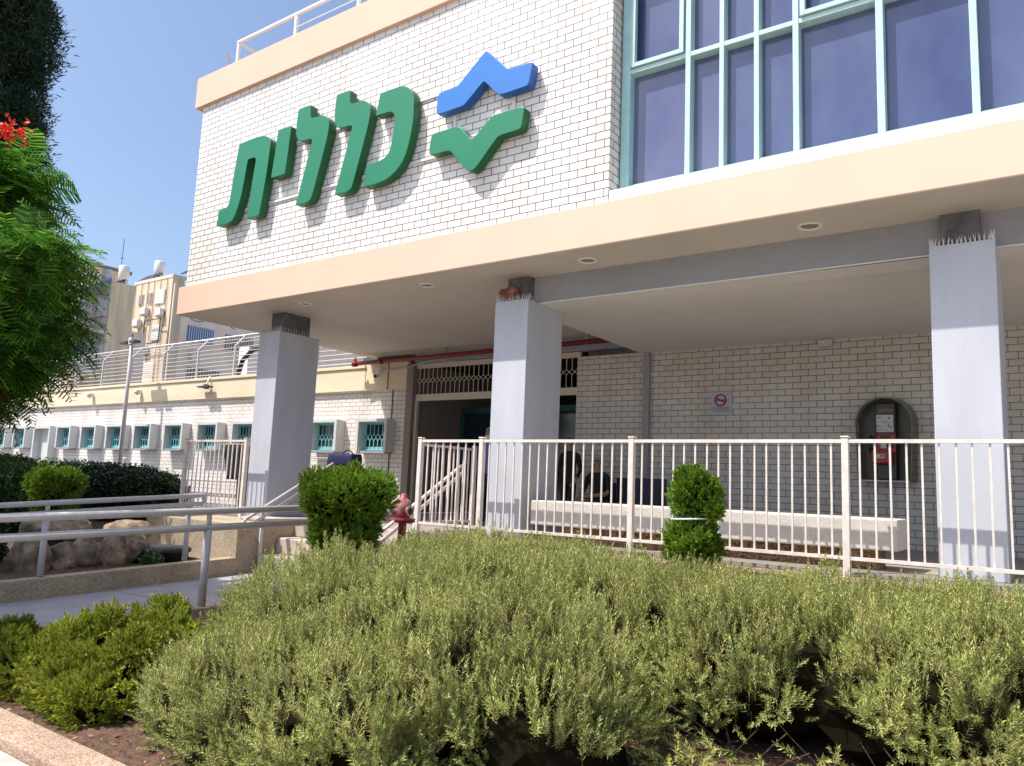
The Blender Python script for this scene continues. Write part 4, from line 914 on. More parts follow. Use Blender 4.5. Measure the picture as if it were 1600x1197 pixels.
# black cloth hanging behind the left railing
cl = MB(); V = []; F = []; n = 22
for j in range(9):
    for i in range(n+1):
        x = -11.15+1.0*i/n; t = j/8; x2 = x+(.45*(1-i/n))*t*.5; V.append((x2, 7.55+.035*math.sin(i*1.7)+.02*math.sin(i*.6+j*.5), 1.06-t*(1.0 if i > n*.45 else .55)))
for j in range(8):
    for i in range(n): F.append((j*(n+1)+i, j*(n+1)+i+1, (j+1)*(n+1)+i+1, (j+1)*(n+1)+i))
cl.add(V, F); o = cl.build('black_cloth', M['blackcloth'], smooth=True); md = o.modifiers.new('s', 'SOLIDIFY'); md.thickness = .01
tag(o, 'black cloth hanging behind the short picket railing by the left column', 'cloth')
tag(MB().tube([(-11.1, 7.55, 1.07), (-9.95, 7.55, 1.07)], .012, 6).tube([(-11.08, 7.55, 0), (-11.08, 7.55, 1.07)], .014, 6).tube([(-9.99, 7.60, 0), (-9.99, 7.55, 1.07)], .014, 6).build('cloth_rail', M['rail_grey']), 'thin frame the black cloth hangs from', 'rail')
dm = thing('round_hatch', (-8.95, 5.45, -.4), 'round black hatch cover in the garden behind the low tan wall', 'hatch')
MB().lathe((-8.98, 5.36, -.5), [(.33, 0), (.33, .13), (.36, .135), (.36, .17), (.34, .185), (.10, .195)], 32).build('lid', M['concrete_dark'], dm, smooth=True)
tag(MB().lathe((-23.0, 10.2, -.22), [(.2, 0), (.24, .8), (.27, .82), (.26, .92), (.1, .97)], 16).build('rubbish_bin', M['awning_blue'], smooth=True), 'small blue bin by the doorway of the pale brick wing', 'bin')
# lamp post
lp = thing('lamp_post', (-19.6, 10.4, -.3), 'slim grey lamp post with twin floodlights in front of the pale brick wing', 'lamp post')
MB().tube([(-19.62, 10.4, -.3), (-19.62, 10.4, .72)], .075, 14).build('base_tube', M['rail_grey'], lp, smooth=True)
MB().tube([(-19.62, 10.4, .72), (-19.68, 10.4, 3.93)], [.052, .042], 12).build('pole', M['rail_grey'], lp, smooth=True)
MB().box(-20.08, -19.76, 10.28, 10.45, 3.86, 3.93).box(-19.6, -19.33, 10.28, 10.45, 3.86, 3.93).build('floodlight', M['grey_dark'], lp, bevel=.01)
MB().box(-19.76, -19.6, 10.34, 10.46, 3.84, 4.02).build('junction_box', M['winframe'], lp, bevel=.01)
MB().tube([(-19.68, 10.4, 4.02), (-19.68, 10.4, 4.12)], .02, 8).build('sensor', M['grey_dark'], lp)
MB().tube([(-20.1, 10.8, -.3), (-19.85, 10.6, .9)], .07, 10).build('stay', M['rail_grey'], lp, smooth=True)

# ------------------------------------------------------------ boulders
def boulder(c, s, seed, label):
    r = random.Random(seed); bm = bmesh.new(); bmesh.ops.create_icosphere(bm, subdivisions=5, radius=1)
    pl = [(Vector((r.gauss(0, 1), r.gauss(0, 1), r.gauss(0, 1))).normalized(), r.uniform(.62, .9)) for _ in range(9)]
    for v in bm.verts:
        d = v.co.normalized(); k = 1
        for n_, q in pl:
            e = d.dot(n_)
            if e > 0: k = min(k, q/e)
        k += .07*mnoise.fractal(d*2.3+Vector((seed, 0, 0)), 1.0, 2.0, 5)+.03*mnoise.noise(d*9+Vector((seed, 3, 0))); v.co = Vector((c[0]+d.x*k*s[0], c[1]+d.y*k*s[1], c[2]+d.z*k*s[2]))
    me = bpy.data.meshes.new('boulder'); bm.to_mesh(me); bm.free(); return tag(link_mesh('boulder', me, M['rock'], smooth=True), label, 'boulder', 'boulders in the garden bed')
boulder((-8.76, 3.80, -.38), (.24, .20, .27), 3, 'leftmost dark rounded boulder behind the low wall')
boulder((-8.74, 4.10, -.39), (.20, .16, .25), 5, 'second boulder from left behind the low wall, brown and narrow')
boulder((-8.72, 4.36, -.36), (.17, .15, .27), 8, 'tall pointed boulder in the middle of the row')
boulder((-8.76, 4.66, -.37), (.20, .17, .27), 12, 'squarish boulder left of the small yellow-green plant')
boulder((-9.05, 5.02, -.33), (.24, .20, .25), 14, 'lumpy boulder behind the small yellow-green plant')
boulder((-10.0, 4.6, -.20), (.36, .42, .24), 15, 'large reddish boulder at the back, under the dark hedge')
boulder((-9.95, 5.5, -.24), (.30, .34, .22), 21, 'flat pale boulder at the back, right of the reddish one')

# ------------------------------------------------------------ apartment buildings far off
def grid_window(p, x0, x1, y, z0, z1, n=2, m='shutter'):
    f = box('window', M['render_w'], p, x0-.06, x1+.06, y-.06, y-.002, z0-.08, z1+.04)
    box('shutter', M[m], f, x0, x1, y-.10, y-.062, z0, z1)
    mb = MB()
    for i in range(1, 9): z = z0+(z1-z0)*i/9; mb.box(x0+.03, x1-.03, y-.115, y-.101, z-.012, z+.012)
    mb.build('slats', M['winframe'], f); return f
A = thing('apartment_building', (-54, 26, 0), 'apartment block with a tall streaked beige end wall and white latticed balconies', 'building', 'apartment blocks beyond the wing')
box('end_wall', M['render_st'], A, -54, -48.5, 24.02, 25.5, -1, 12.4); box('facade', M['render_w'], A, -54.8, -48.52, 23.95, 24.018, -1, 12.3)
box('rear_wing', M['render_b'], A, -62, -57.6, 25.51, 30, -1, 11.2)
aw = MB(); aw.add([(-52.4, 23.4, 12.0), (-48.55, 23.4, 12.25), (-48.55, 23.9, 12.55), (-52.4, 23.9, 12.35), (-52.4, 23.4, 11.8), (-48.55, 23.4, 12.0), (-48.55, 23.9, 12.3), (-52.4, 23.9, 12.1)], [(0, 1, 2, 3), (4, 7, 6, 5), (0, 4, 5, 1), (1, 5, 6, 2), (2, 6, 7, 3), (3, 7, 4, 0)]); aw.build('blue_awning', M['awning_blue'], A)
for z0, z1 in ((9.2, 11.6), (6.6, 8.3)):
    b = box('balcony', M['render_w'], A, -52.6, -48.7, 23.0, 23.93, z0-.2, z0)
    mb = MB()
    for k in range(12): z = z0+.1+k*(z1-z0)/12*.6; mb.box(-52.6, -48.7, 22.98, 23.01, z, z+.035)
    for k in range(14): x = -52.6+3.9*k/13; mb.box(x-.02, x+.02, 22.95, 22.975, z0, z0+(z1-z0)*.62)
    mb.build('lattice', M['white'], b)
    for k in range(3): grid_window(A, -52.3+k*1.25, -51.3+k*1.25, 23.94, z0+(z1-z0)*.42, z1, m='shutter' if k != 1 else 'render_p')
box('blue_tarp', M['awning_blue'], A, -51.3, -48.8, 22.9, 22.94, 7.75, 8.35)
ac = MB(); ac.box(-53.6, -52.8, 23.5, 23.9, 7.9, 8.5).build('air_conditioner', M['white'], A, bevel=.02)
box('parapet_wall', M['render_p'], A, -57.5, -54.81, 23.97, 30, -1, 10.6)
grid_window(A, -56.9, -55.8, 23.96, 9.0, 10.2, m='brownframe')
Bq = thing('apartment_building', (-59.5, 36, 0), 'cream apartment block with slatted shutters and small square windows, right of the streaked wall', 'building', 'apartment blocks beyond the wing')
box('facade', M['render_b'], Bq, -62.9, -57.2, 33, 34.0, -1, 16.0); box('flank', M['render_p'], Bq, -62.9, -57.25, 34.01, 60, -1, 15.6)
box('roof_edge', M['render_w'], Bq, -62.9, -57.15, 32.96, 34.2, 16.0, 16.25)
for x0, x1, z0, z1, mm in ((-61.9, -61.3, 14.2, 15.0, 'brownframe'), (-60.55, -60.0, 14.15, 15.0, 'brownframe'), (-59.4, -58.1, 14.0, 15.1, 'shutter'), (-59.4, -58.2, 11.0, 12.2, 'shutter'), (-60.9, -60.45, 11.3, 12.2, 'brownframe'), (-60.2, -58.6, 7.6, 9.2, 'shutter'), (-61.4, -60.9, 8.4, 9.4, 'winframe')): grid_window(Bq, x0, x1, 33, z0, z1, m=mm)
mb = MB()
for a, b in (((-59.95, -57.6), (10.6, 12.6)),):
    mb.box(a[0], a[1], 32.5, 32.56, b[1]-.06, b[1]).box(a[0], a[1], 32.5, 32.56, b[0], b[0]+.08).box(a[0], a[0]+.06, 32.5, 32.56, b[0], b[1]).box(a[1]-.06, a[1], 32.5, 32.56, b[0], b[1])
mb.build('clothes_frame', M['grey_dark'], Bq)
mb = MB(); V0 = MB()
for k, (y0, y1, z0, z1) in enumerate(((34.7, 37.1, 11.1, 12.4), (38.2, 41, 11.0, 12.3), (35, 38, 7.5, 9))):
    f = box('window', M['awning_blue'] if k == 0 else M['darkwall'], Bq, -57.24, -57.18, y0, y1, z0, z1)
    mb = MB()
    for i in range(13): y = y0+(y1-y0)*i/12; mb.box(-56.95, -56.91, y-.02, y+.02, z0-.05, z1+.05)
    mb.box(-56.96, -56.90, y0, y1, z0-.1, z0-.05).box(-56.96, -56.90, y0, y1, z1+.05, z1+.1); mb.build('window_bars', M['white'], f)
for x_, z_ in ((-60.9, 13.2), (-61.9, 12.3), (-58.6, 12.9), (-60.4, 10.0)):
    MB().box(x_, x_+.75, 32.55, 32.95, z_, z_+.55).box(x_+.05, x_+.1, 32.6, 32.99, z_-.12, z_).box(x_+.6, x_+.65, 32.6, 32.99, z_-.12, z_).build('air_conditioner', M['tank'], Bq, bevel=.03)
mb = MB()
for k_ in range(6):
    xa_ = -62.6+k_*.95; mb.tube([(xa_, 32.93, 16.0), (xa_+.1, 32.92, 13.5), (xa_+.35*math.sin(k_*2), 32.93, 11), (xa_-.1, 32.93, 7)], .022, 5)
mb.tube([(-57.25+.02, 34.5+i*.3, 13.2-.35*math.sin(i*.5)) for i in range(16)], .03, 5)
mb.build('hanging_cables', M['grey_dark'], Bq)
for y_ in (35.0, 39.5): MB().box(-57.24, -56.7, y_, y_+.8, 9.6, 10.2).build('air_conditioner', M['tank'], Bq, bevel=.03)
box('corner_pipe', M['render_p'], Bq, -57.18, -57.02, 33.1, 33.2, 2, 15.5)
Cq = thing('apartment_building', (-95, 50, 0), 'pale flat-roofed penthouse with a brown roof edge rising behind the streaked wall', 'building', 'apartment blocks beyond the wing')
box('walls', M['render_w'], Cq, -125, -98.6, 45.3, 50.2, -1, 25.6); box('lower_storeys', M['render_p'], Cq, -130, -101.5, 40.5, 45.2, -1, 22.0)
rf = MB(); rf.box(-126.0, -98.0, 44.7, 50.8, 25.62, 26.1).build('roof_edge', M['render_p'], Cq, bevel=.1); box('roof_trim', M['brownframe'], Cq, -97.99, -97.9, 44.7, 50.8, 25.75, 26.2)
for y_ in (46.0, 47.6): box('vent', M['brownframe'], Cq, -98.59, -98.52, y_, y_+.25, 25.0, 25.25)
box('slot_window', M['grey_dark'], Cq, -98.59, -98.5, 45.8, 47.0, 24.3, 24.55); box('slot_window', M['grey_dark'], Cq, -98.59, -98.5, 48.2, 49.4, 24.0, 24.15)
rr_ = MB(); rr_.add([(-124, 38.0, 20.6), (-99, 38.0, 20.6), (-99, 40.45, 22.0), (-124, 40.45, 22.0), (-124, 38.0, 20.2), (-99, 38.0, 20.2)], [(0, 1, 2, 3), (0, 4, 5, 1)]); rr_.build('red_canopy', M['awning_red'], Cq)
tag(MB().tube([(-68.5, 34.5, 11), (-68.5, 34.5, 21.4)], .03, 6).box(-68.75, -68.25, 34.48, 34.52, 19.5, 19.56).build('antenna', M['grey_dark']), 'thin antenna mast on the roof behind the left water tank', 'antenna')
def tank(x, y, z, r, h, label, base):
    t = thing('water_tank', (x, y, base), label, 'water tank', 'white rooftop water tanks')
    MB().lathe((x, y, z), [(r*.9, 0), (r, .05), (r, h), (r*.9, h+.06), (.1, h+.1)], 20).build('tank', M['tank'], t, smooth=True)
    mb = MB()
    for a in range(4): mb.beam((x+r*.7*math.cos(a*1.57+.78), y+r*.7*math.sin(a*1.57+.78), base), (x+r*.7*math.cos(a*1.57+.78), y+r*.7*math.sin(a*1.57+.78), z), .06, .06)
    mb.build('stand', M['steel'], t)
    MB().tube([(x, y, base), (x+.02, y, z)], .05, 8).build('pipe', M['grey_dark'], t)
tank(-61.5, 34.2, 16.95, .43, 1.15, 'white water tank in the middle, above the solar panel', 16.25)
tank(-67.3, 34.2, 17.3, .45, 1.2, 'white water tank at left, beside the antenna', 12)
tank(-56.4, 34.2, 16.7, .32, 1.2, 'white water tank at right, half behind the brick building', 15.6)
def solar(x, y, z, w_, h, label, rz=0, base=0):
    t = thing('solar_panel', (x, y, z), label, 'solar panel', 'black rooftop solar panels')
    mb = MB(); mb.add([(x-w_/2, y-h/2, z), (x+w_/2, y-h/2, z), (x+w_/2, y+h/2, z+h*.8), (x-w_/2, y+h/2, z+h*.8), (x-w_/2, y-h/2, z-.08), (x+w_/2, y-h/2, z-.08), (x+w_/2, y+h/2, z+h*.8-.08), (x-w_/2, y+h/2, z+h*.8-.08)], [(0, 1, 2, 3), (4, 7, 6, 5), (0, 4, 5, 1), (1, 5, 6, 2), (2, 6, 7, 3), (3, 7, 4, 0)]); mb.build('panel', M['solar'], t)
    MB().beam((x-w_/2+.1, y+h/2, base), (x-w_/2+.1, y+h/2, z+h*.8-.1), .06, .06).beam((x+w_/2-.1, y+h/2, base), (x+w_/2-.1, y+h/2, z+h*.8-.1), .06, .06).build('stand', M['steel'], t)
solar(-61.9, 33.6, 16.3, 2.4, 1.0, 'black solar panel under the middle water tank', base=16.2)
solar(-57.0, 34.6, 16.6, 1.6, 1.3, 'black solar panel by the right water tank', base=16.0)
solar(-50.0, 25.0, 12.5, 1.1, .6, 'black solar panel on top of the streaked wall', base=12.4)
tank(-50.6, 24.6, 12.75, .33, .75, 'small white tank on top of the streaked wall', 12.4)

# ------------------------------------------------------------ vegetation
ROS = [T_rosemary(seed=i) for i in range(4)]
JUN = [T_juniper(seed=i) for i in range(3)]
ros = [(-4.15, 3.4, -.78, .72, .66, .42), (-3.3, 3.1, -.75, 1.0, .65, .45), (-4.3, 2.92, -.84, .48, .36, .34), (-3.6, 2.75, -.84, .5, .36, .30), (-4.95, 4.22, -.64, .66, .75, .47), (-4.2, 4.3, -.55, 1.1, .95, .58), (-3.0, 3.95, -.55, 1.1, .95, .58), (-2.35, 3.6, -.7, .7, .6, .45),
       (-5.3, 5.15, -.60, .52, .75, .40), (-4.65, 5.55, -.40, .9, .88, .44), (-3.7, 5.35, -.36, 1.1, 1.0, .48), (-2.6, 5.1, -.42, 1.1, .95, .48), (-1.6, 4.95, -.46, 1.0, .85, .50), (-.6, 4.9, -.46, 1.0, .82, .52), (.4, 4.9, -.46, 1.0, .85, .54), (1.3, 5.0, -.46, 1.0, .9, .54),
       (-5.45, 6.1, -.42, .5, .42, .26), (-4.6, 6.2, -.30, .9, .5, .37), (-3.5, 6.15, -.33, .9, .55, .34), (-2.4, 5.95, -.34, .9, .62, .28), (-1.4, 5.9, -.32, .9, .65, .33), (-.4, 5.9, -.31, .9, .66, .34), (.6, 5.9, -.30, .9, .66, .35), (1.6, 5.9, -.30, .9, .66, .35)]
rt_ = thing('rosemary_bushes', (-3, 4.5, -.8), 'x', 'x'); 
for k in ('label', 'category'): del rt_[k]
rt_['kind'] = 'stuff'; rt_['label'] = 'sprawling grey-green rosemary bushes filling the planter'; rt_['category'] = 'shrubs'
foliage('foliage', ros, 190000, ROS, L_ROS, rt_, size=.50, upw=1.2, jit=.42, noise=.19, inset=.09, nf=2.6, keep=lambda P: (P[:, 2] > np.array([soilz(a, b) for a, b in P[:, :2]])-.02) & (rng.random(len(P)) < np.where(np.sin(P[:, 0]*15.3+2*np.sin(P[:, 1]*6)+1.3*np.sin(P[:, 0]*3.1))*np.sin(P[:, 1]*9.1+P[:, 2]*12+1.7*np.sin(P[:, 0]*5.7))+.5*np.sin(P[:, 0]*31+P[:, 2]*17)*np.sin(P[:, 1]*23+2*np.sin(P[:, 0]*7)) > .30, .04, .78)) & (P[:, 1] < 6.80) & ~((P[:, 0] > -2.3) & (P[:, 1] < 4.7) & (P[:, 2] < -.60+.09*np.sin(P[:, 0]*5))))
print('rosemary sprigs', NPTS)
core_mesh('inner_twig_shade', [(m[0], m[1], m[2]-.03, m[3]*.74, m[4]*.74, m[5]*.70) for m in ros], 1, M['twig_shade'], rt_)  # solid dark cores, painted as the shadowed interior seen through the needles
P, N = blob_sample(ros, 4200, .19, None, 2.6); k_ = (P[:, 2] > -.6) & (P[:, 1] < 6.7) & (N[:, 2] > .25); P = P[k_]; D = np.stack([rng.normal(0, .16, len(P)), rng.normal(0, .16, len(P)), np.ones(len(P))], 1)
V_, F_ = stamp(T_rosemary(n=40, L=.30, seed=31), P-[0, 0, .08], frames(D), rng.uniform(.45, .8, len(P))); np_mesh('tall_sprigs', V_, F_, L_ROS, rt_)
mb = MB(); r = random.Random(14)
for _ in range(420):
    m_ = ros[r.randrange(len(ros))]; a = r.uniform(0, 6.283); q = r.uniform(.1, .95); x = m_[0]+m_[3]*q*.6*math.cos(a); y = m_[1]+m_[4]*q*.6*math.sin(a)
    if y > 6.7: continue
    z = soilz(x, y)-.01; h = max(.15, (m_[2]+m_[5]-z)*.8); dx, dy = m_[3]*.35*q*math.cos(a), m_[4]*.35*q*math.sin(a)
    mb.tube([(x, y, z), (x+dx*.4+r.uniform(-.03, .03), y+dy*.4, z+h*.4), (x+dx+r.uniform(-.05, .05), y+dy, z+h*(1-.3*q))], [r.uniform(.003, .006), .003, .0012], 4)
mb.build('woody_stems', M['bark'], rt_)
# low outstretched sprays and bare twigs in front of the right part
P = np.array([[random.uniform(-2.4, .6), random.uniform(3.75, 4.25), -.8+random.uniform(0, .12)] for _ in range(170)]); D = np.stack([rng.normal(0, .6, 170), rng.uniform(-1.2, -.4, 170), rng.uniform(.15, .8, 170)], 1)
V_, F_ = stamp(T_rosemary(seed=9), P, frames(D), rng.uniform(.5, .95, 170)); np_mesh('low_sprays', V_, F_, L_ROS, rt_)
mb = MB(); r = random.Random(4)
for _ in range(150):
    x = r.uniform(-2.6, .9); y = r.uniform(3.9, 4.6); z = -.86; pts = [(x, y, z)]; dx, dy, dz = r.uniform(-.1, .1), r.uniform(-.14, .02), r.uniform(.0, .09)
    for k in range(4): x += dx+r.uniform(-.03, .03); y += dy; z += dz+r.uniform(-.01, .015); pts.append((x, y, z))
    mb.tube(pts, r.uniform(.0022, .005), 4)
mb.build('bare_twigs', M['bark'], rt_)
# fallen leaves and pebbles on the soil
n = 2600; P = np.stack([rng.uniform(-6.2, 2, n), rng.uniform(2.35, 5.2, n), np.zeros(n)], 1); P[:, 2] = [soilz(a, b)+.006 for a, b in P[:, :2]]
D = rng.normal(size=(n, 3)); D[:, 2] *= .25; V_, F_ = stamp(mk([blade([0, 0, 0], [0, 0, .035], .014, [1, .2, 0])]), P, frames(D), rng.uniform(.4, 1.2, n))
L_DRY = leafmat('dry_leaf_litter', [(.22, .10, .045), (.34, .19, .09), (.12, .06, .03), (.45, .36, .26)], .1)
o = np_mesh('leaf_litter', V_, F_, L_DRY); tag(o, 'dry fallen leaves scattered on the planter soil', 'leaf litter', kind='stuff')
mb = MB()
for _ in range(260):
    x, y = r.uniform(-6.2, 1.5), r.uniform(2.35, 4.6); z = soilz(x, y); s = r.uniform(.006, .022)
    mb.add([(x-s, y, z), (x, y-s, z-.002), (x+s, y, z), (x, y+s, z), (x, y, z+s)], [(0, 1, 4), (1, 2, 4), (2, 3, 4), (3, 0, 4)])
o = mb.build('pebbles', M['wallstone']); tag(o, 'small pale stones on the planter soil', 'pebbles', kind='stuff')

def lumps(mounds, n, r, seed=0, up=.2):
    P, N = blob_sample(mounds, n, .02); k = rng.permutation(len(P))[:n]; out = list(mounds)
    for i in k:
        if N[i][2] < -.3: continue
        s_ = r*rng.uniform(.6, 1.35); out.append((P[i][0], P[i][1], P[i][2], s_, s_, s_*(1+up)))
    return out
def shrub(name, mounds=None, n=0, temps=None, lm=None, label='', cat='', loc=None, group=None, lump_=None, size=1, upw=.6, noise=.1, jit=.35, core=.82, inset=.03, trunk=None, nf=6, tm='bark'):
    t = thing(name, loc, label, cat, group)
    if lump_: base_ = mounds; mounds = lumps(mounds, *lump_)
    foliage('foliage', mounds, n, temps, lm, t, size=size, upw=upw, noise=noise, jit=jit, inset=inset, nf=nf)
    core_mesh('inner_branch_shade', base_ if lump_ else mounds, core, M['twig_shade'], t)  # solid core, shade between the branches put into its colour
    if trunk: MB().tube(trunk[0], trunk[1], 8).build('trunk', M[tm], t, smooth=True)
    return t
# spreading junipers, front left
shrub('juniper_shrub', lump_=(16, .11), mounds=[(-5.80, 2.72, -.83, .34, .30, .25), (-5.30, 2.70, -.86, .30, .28, .26), (-5.65, 3.05, -.79, .32, .30, .27), (-6.15, 2.6, -.82, .22, .22, .2)], n=5200, temps=JUN, lm=L_JUN, label='low bright green juniper in the front left corner of the planter', cat='shrub', loc=(-5.7, 2.9, -.85), size=.72, upw=.7, noise=.26, core=.68, inset=.04)
shrub('juniper_shrub', lump_=(16, .11), mounds=[(-5.02, 2.86, -.80, .28, .28, .28), (-5.50, 3.35, -.76, .28, .28, .28), (-5.22, 3.18, -.74, .24, .24, .30), (-4.9, 2.64, -.84, .22, .22, .2)], n=5200, temps=JUN, lm=L_JUN, label='bright green juniper beside the rosemary, right of the corner juniper', cat='shrub', loc=(-5, 3.3, -.85), size=.72, upw=.7, noise=.26, core=.68, inset=.04)
# clipped conifers
shrub('clipped_conifer', lump_=(22, .055), mounds=[(-5.60, 5.2, .43, .375, .375, .24, 3.6), (-5.58, 5.2, .13, .29, .29, .36, 2.6)], n=5200, temps=JUN, lm=L_CLIP, label='wide flat-topped clipped conifer in front of the steps', cat='shrub', loc=(-5.6, 5.2, -.5), size=.58, upw=.7, noise=.11, inset=.03, core=.84, trunk=([(-5.6, 5.2, -.55), (-5.6, 5.2, .1)], [.05, .04]))
cc = shrub('clipped_conifer', lump_=(22, .055), mounds=[(-2.47, 6.2, .56, .185, .185, .175, 4.0), (-2.53, 6.2, .18, .195, .195, .20, 2.8), (-2.55, 6.2, -.02, .10, .10, .14)], n=3600, temps=JUN, lm=L_CLIP, label='narrow two-tiered clipped conifer tied with white tape, in front of the picket railing', cat='shrub', loc=(-2.45, 6.2, -.4), size=.55, upw=.6, noise=.13, inset=.025, core=.82, trunk=([(-2.46, 6.2, -.4), (-2.46, 6.2, .5)], [.035, .03]))
MB().tube([(-2.50+.185*math.cos(a), 6.2+.185*math.sin(a), .385+.012*math.cos(a)) for a in [2*math.pi*i/24 for i in range(25)]], .008, 6).build('tape', M['tape'], cc)
shrub('clipped_conifer', lump_=(22, .055), mounds=[(-11.05, 5.0, .38, .27, .27, .16, 3.6), (-11.0, 5.0, .16, .22, .22, .24, 2.4)], n=2600, temps=JUN, lm=L_CLIP, label='yellow-green flat-topped clipped conifer in front of the dark hedge', cat='shrub', loc=(-11, 5, -.45), size=.7, upw=.5, noise=.07, inset=.02, core=.9, trunk=([(-10.95, 5.0, -.5), (-10.9, 5.0, -.1), (-10.95, 5, .2)], [.07, .06, .05]))
LV = [T_leaves(seed=i) for i in range(3)]
shrub('hedge', [(-18.8, 8.8, .05, 3.9, .9, .58, 3.2), (-16.0, 8.7, .0, 1.3, .9, .55, 2.4)], 15000, LV, L_HED, 'long dark green hedge in front of the pale brick wing', 'hedge', (-17.5, 8.8, -.4), size=1.25, upw=.5, noise=.07, inset=.05, core=.9, nf=3)
shrub('garden_bush', [(-14.3, 5.6, -.02, .9, .8, .62), (-15.6, 6.0, .15, 1.0, .8, .6)], 3800, LV, L_PLANT, 'leafy bush at the left edge, under the feathery tree', 'bush', (-14.5, 5.7, -.4), size=1.15, upw=.6, noise=.12, inset=.06, core=.75, nf=4)
shrub('garden_bush', [(-9.9, 3.3, -.30, .75, .6, .32), (-9.2, 2.9, -.3, .6, .6, .25)], 2500, LV, L_HED, 'low dark bush at the left edge behind the path handrails', 'bush', (-9.6, 3.1, -.45), size=.9, upw=.6, noise=.12, inset=.06, core=.8, nf=4)
shrub('garden_plant', [(-8.62, 5.05, -.43, .08, .10, .08)], 130, LV, L_PLANT, 'small yellow-green plant between the boulders and the round hatch', 'plant', (-8.65, 5, -.5), size=.62, upw=.9, noise=.2, inset=.03, core=.5)

# feathery tree
def limb_tree(name, base, crown_c, label, cat, limbs, r0, tmat='bark', seed=3):
    t = thing(name, base, label, cat); r = random.Random(seed); mb = MB(); b = Vector(base); fork = b+(Vector(crown_c)-b)*.38
    mb.tube([b, b+(fork-b)*.5+Vector((r.uniform(-.1, .1), 0, 0)), fork], [r0, r0*.8, r0*.62], 12); mb.build('trunk', M[tmat], t, smooth=True)
    for L_ in limbs:
        e = Vector(L_); m1 = fork+(e-fork)*.45+Vector((r.uniform(-.3, .3), r.uniform(-.3, .3), r.uniform(.1, .4))); mb = MB(); mb.tube([fork-Vector((0, 0, .05)), m1, e], [r0*.45, r0*.28, r0*.08], 8)
        for _ in range(4):
            p = m1+(e-m1)*r.uniform(0, .8); q = p+Vector((r.uniform(-.8, .8), r.uniform(-.8, .8), r.uniform(-.1, .8))); mb.tube([p, q], [r0*.14, r0*.04], 6)
        mb.build('limb', M[tmat], t, smooth=True)
    return t
FR = [T_frond(seed=i) for i in range(4)]
def crown(name, mounds, n, parent, size, seed=0, m=None, outdroop=-.1, depth=.5):
    P, N = blob_sample(mounds, n, .12, None, 1.3); k = len(P); P = P-N*(np.abs(rng.normal(0, depth, k)))[:, None]
    D = N.copy(); D[:, 2] = D[:, 2]*.35+outdroop*0+rng.normal(0, .18, k)-.02; D[:, :2] += rng.normal(0, .35, (k, 2)); D /= np.linalg.norm(D, axis=1, keepdims=True)
    # frond frame: local x along D, local z mostly up
    Z = np.tile([0., 0, 1.], (k, 1))+rng.normal(0, .22, (k, 3)); Y = np.cross(Z, D); Y /= np.linalg.norm(Y, axis=1, keepdims=True); Z = np.cross(D, Y)
    Rm = np.stack([D, Y, Z], axis=2); idx = rng.integers(0, 4, k); parts = []
    for i in range(4):
        s = idx == i; parts.append(stamp(FR[i], P[s]-D[s]*.2, Rm[s], size*rng.uniform(.7, 1.3, s.sum())))
    V, F = merge(parts); return np_mesh(name, V, F, m or L_POI, parent)
poi = [(-19.0, 6.9, 4.1, 2.0, 1.8, 2.3), (-15.35, 6.2, 4.6, .8, .8, .42), (-15.9, 6.1, 3.1, .5, .6, .35), (-17.0, 6.1, 2.85, .85, 1.0, 1.0), (-17.5, 6.2, 6.35, 1.1, 1.0, .75), (-18.2, 6.0, 2.5, 1.3, 1.2, 1.1), (-16.9, 6.2, 3.7, .8, .9, .8), (-21.0, 7.2, 4.5, 2.0, 2.0, 2.2)]
KS = .78
poi = [(m[0]*KS-.35, m[1]*KS, .6+(m[2]-.6)*KS, m[3]*KS, m[4]*KS, m[5]*KS) for m in poi]
tt = limb_tree('feathery_tree', (-14.0, 5.2, -.45), (-13.6, 5.1, 3.6), 'broad tree with feathery fern-like leaves and a scarlet flower, at the left edge', 'tree', [(-12.3, 4.85, 3.7), (-13.0, 4.8, 2.6), (-13.6, 4.9, 4.8), (-14.0, 5.6, 4.2), (-13.4, 4.4, 3.1), (-15.0, 5.4, 3.6)], .13)
crown('crown', poi, 2500, tt, 1.5, depth=.42)
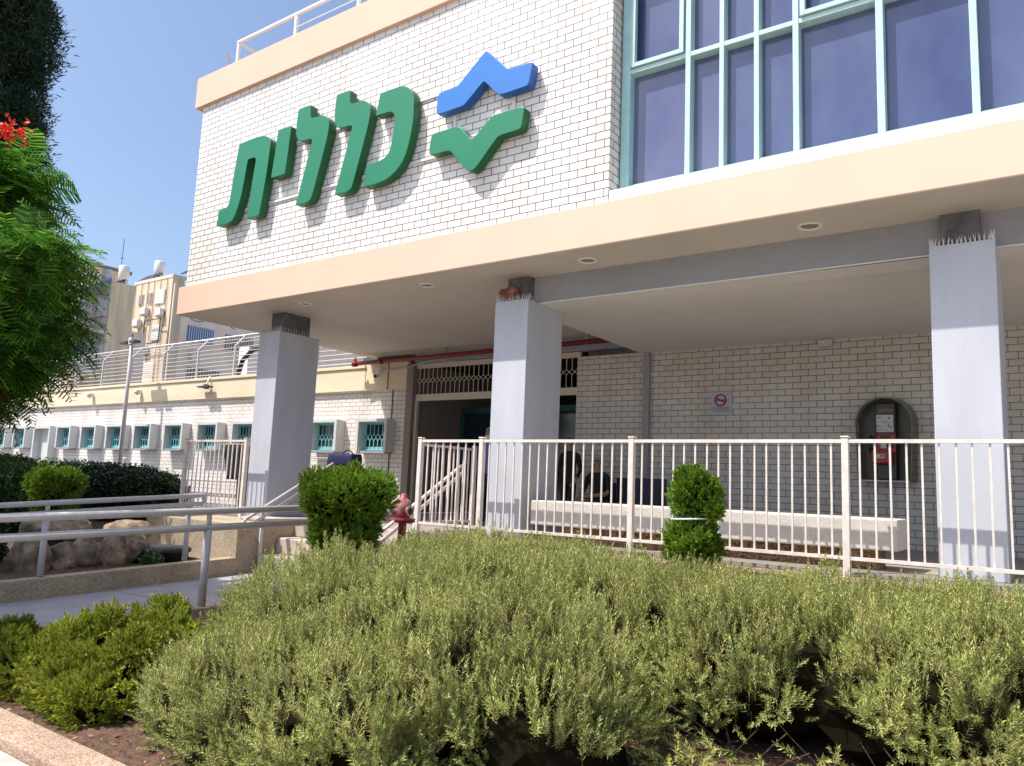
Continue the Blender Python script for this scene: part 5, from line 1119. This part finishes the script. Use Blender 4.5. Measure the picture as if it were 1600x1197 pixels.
core_mesh('inner_crown_shade', [(m[0], m[1], m[2], m[3]*.45, m[4]*.45, m[5]*.45) for m in poi], 1, M['twig_shade'], tt)  # dark blobs in place of the shade deep in the crown
n = 60; P = np.array([-12.55, 4.5, 5.52])+rng.normal(size=(n, 3))*[.15, .10, .07]; D = rng.normal(size=(n, 3)); D[:, 2] = np.abs(D[:, 2])
V_, F_ = stamp(mk([blade([0, 0, 0], [0, 0, .14], .075, [1, 0, 0]), blade([0, 0, 0], [0, .10, .08], .075, [1, 0, 0])]), P, frames(D), rng.uniform(.5, .85, n)); np_mesh('blossom', V_, F_, M['flower'], tt)
# tall dark conifer behind it
CT = [T_leaves(seed=20+i, n=26, L=.30, w=.055, sp=.42) for i in range(3)]
con = [(-52.9, 16.5, 26, 3.9, 3.9, 5.5), (-52.0, 16.2, 19, 4.2, 4.2, 5.0), (-51.6, 16, 13.5, 4.2, 4.2, 4.6), (-51.0, 16, 8.5, 4.5, 4.5, 4.5), (-53, 16.5, 31, 3.4, 3.4, 4.5)]
t = thing('tall_conifer', (-50, 16.2, -1), 'tall dark conifer rising out of frame at the top left, behind the feathery tree', 'tree')
MB().tube([(-50, 16.2, -1), (-50, 16.2, 14), (-50.3, 16.3, 30)], [.6, .45, .1], 10).build('trunk', M['bark'], t, smooth=True)
foliage('crown', con, 9000, CT, L_CYP, t, size=1.15, upw=.9, noise=.17, jit=.35, inset=.3, nf=.9)
core_mesh('inner_crown_shade', con, .82, M['twig_shade'], t)  # solid core coloured as the conifer's shaded inside
# street tree left of the photographer that shades the path (outside the frame)
t2 = limb_tree('shade_tree', (-10.4, .3, -.6), (-9.6, .6, 4.6), 'feathery street tree left of the path, outside the photo', 'tree', [(-9.6, -.3, 4.7), (-9.9, 1.4, 4.9), (-10.8, -.6, 4.9), (-11.4, 1.0, 4.9)], .14, seed=8)
crown('crown', [(-9.6, -.3, 4.9, 1.2, 1.1, .6), (-9.9, 1.4, 5.1, 1.1, 1.0, .6), (-11.2, .6, 5.2, 1.5, 1.5, .7)], 1500, t2, 1.7)
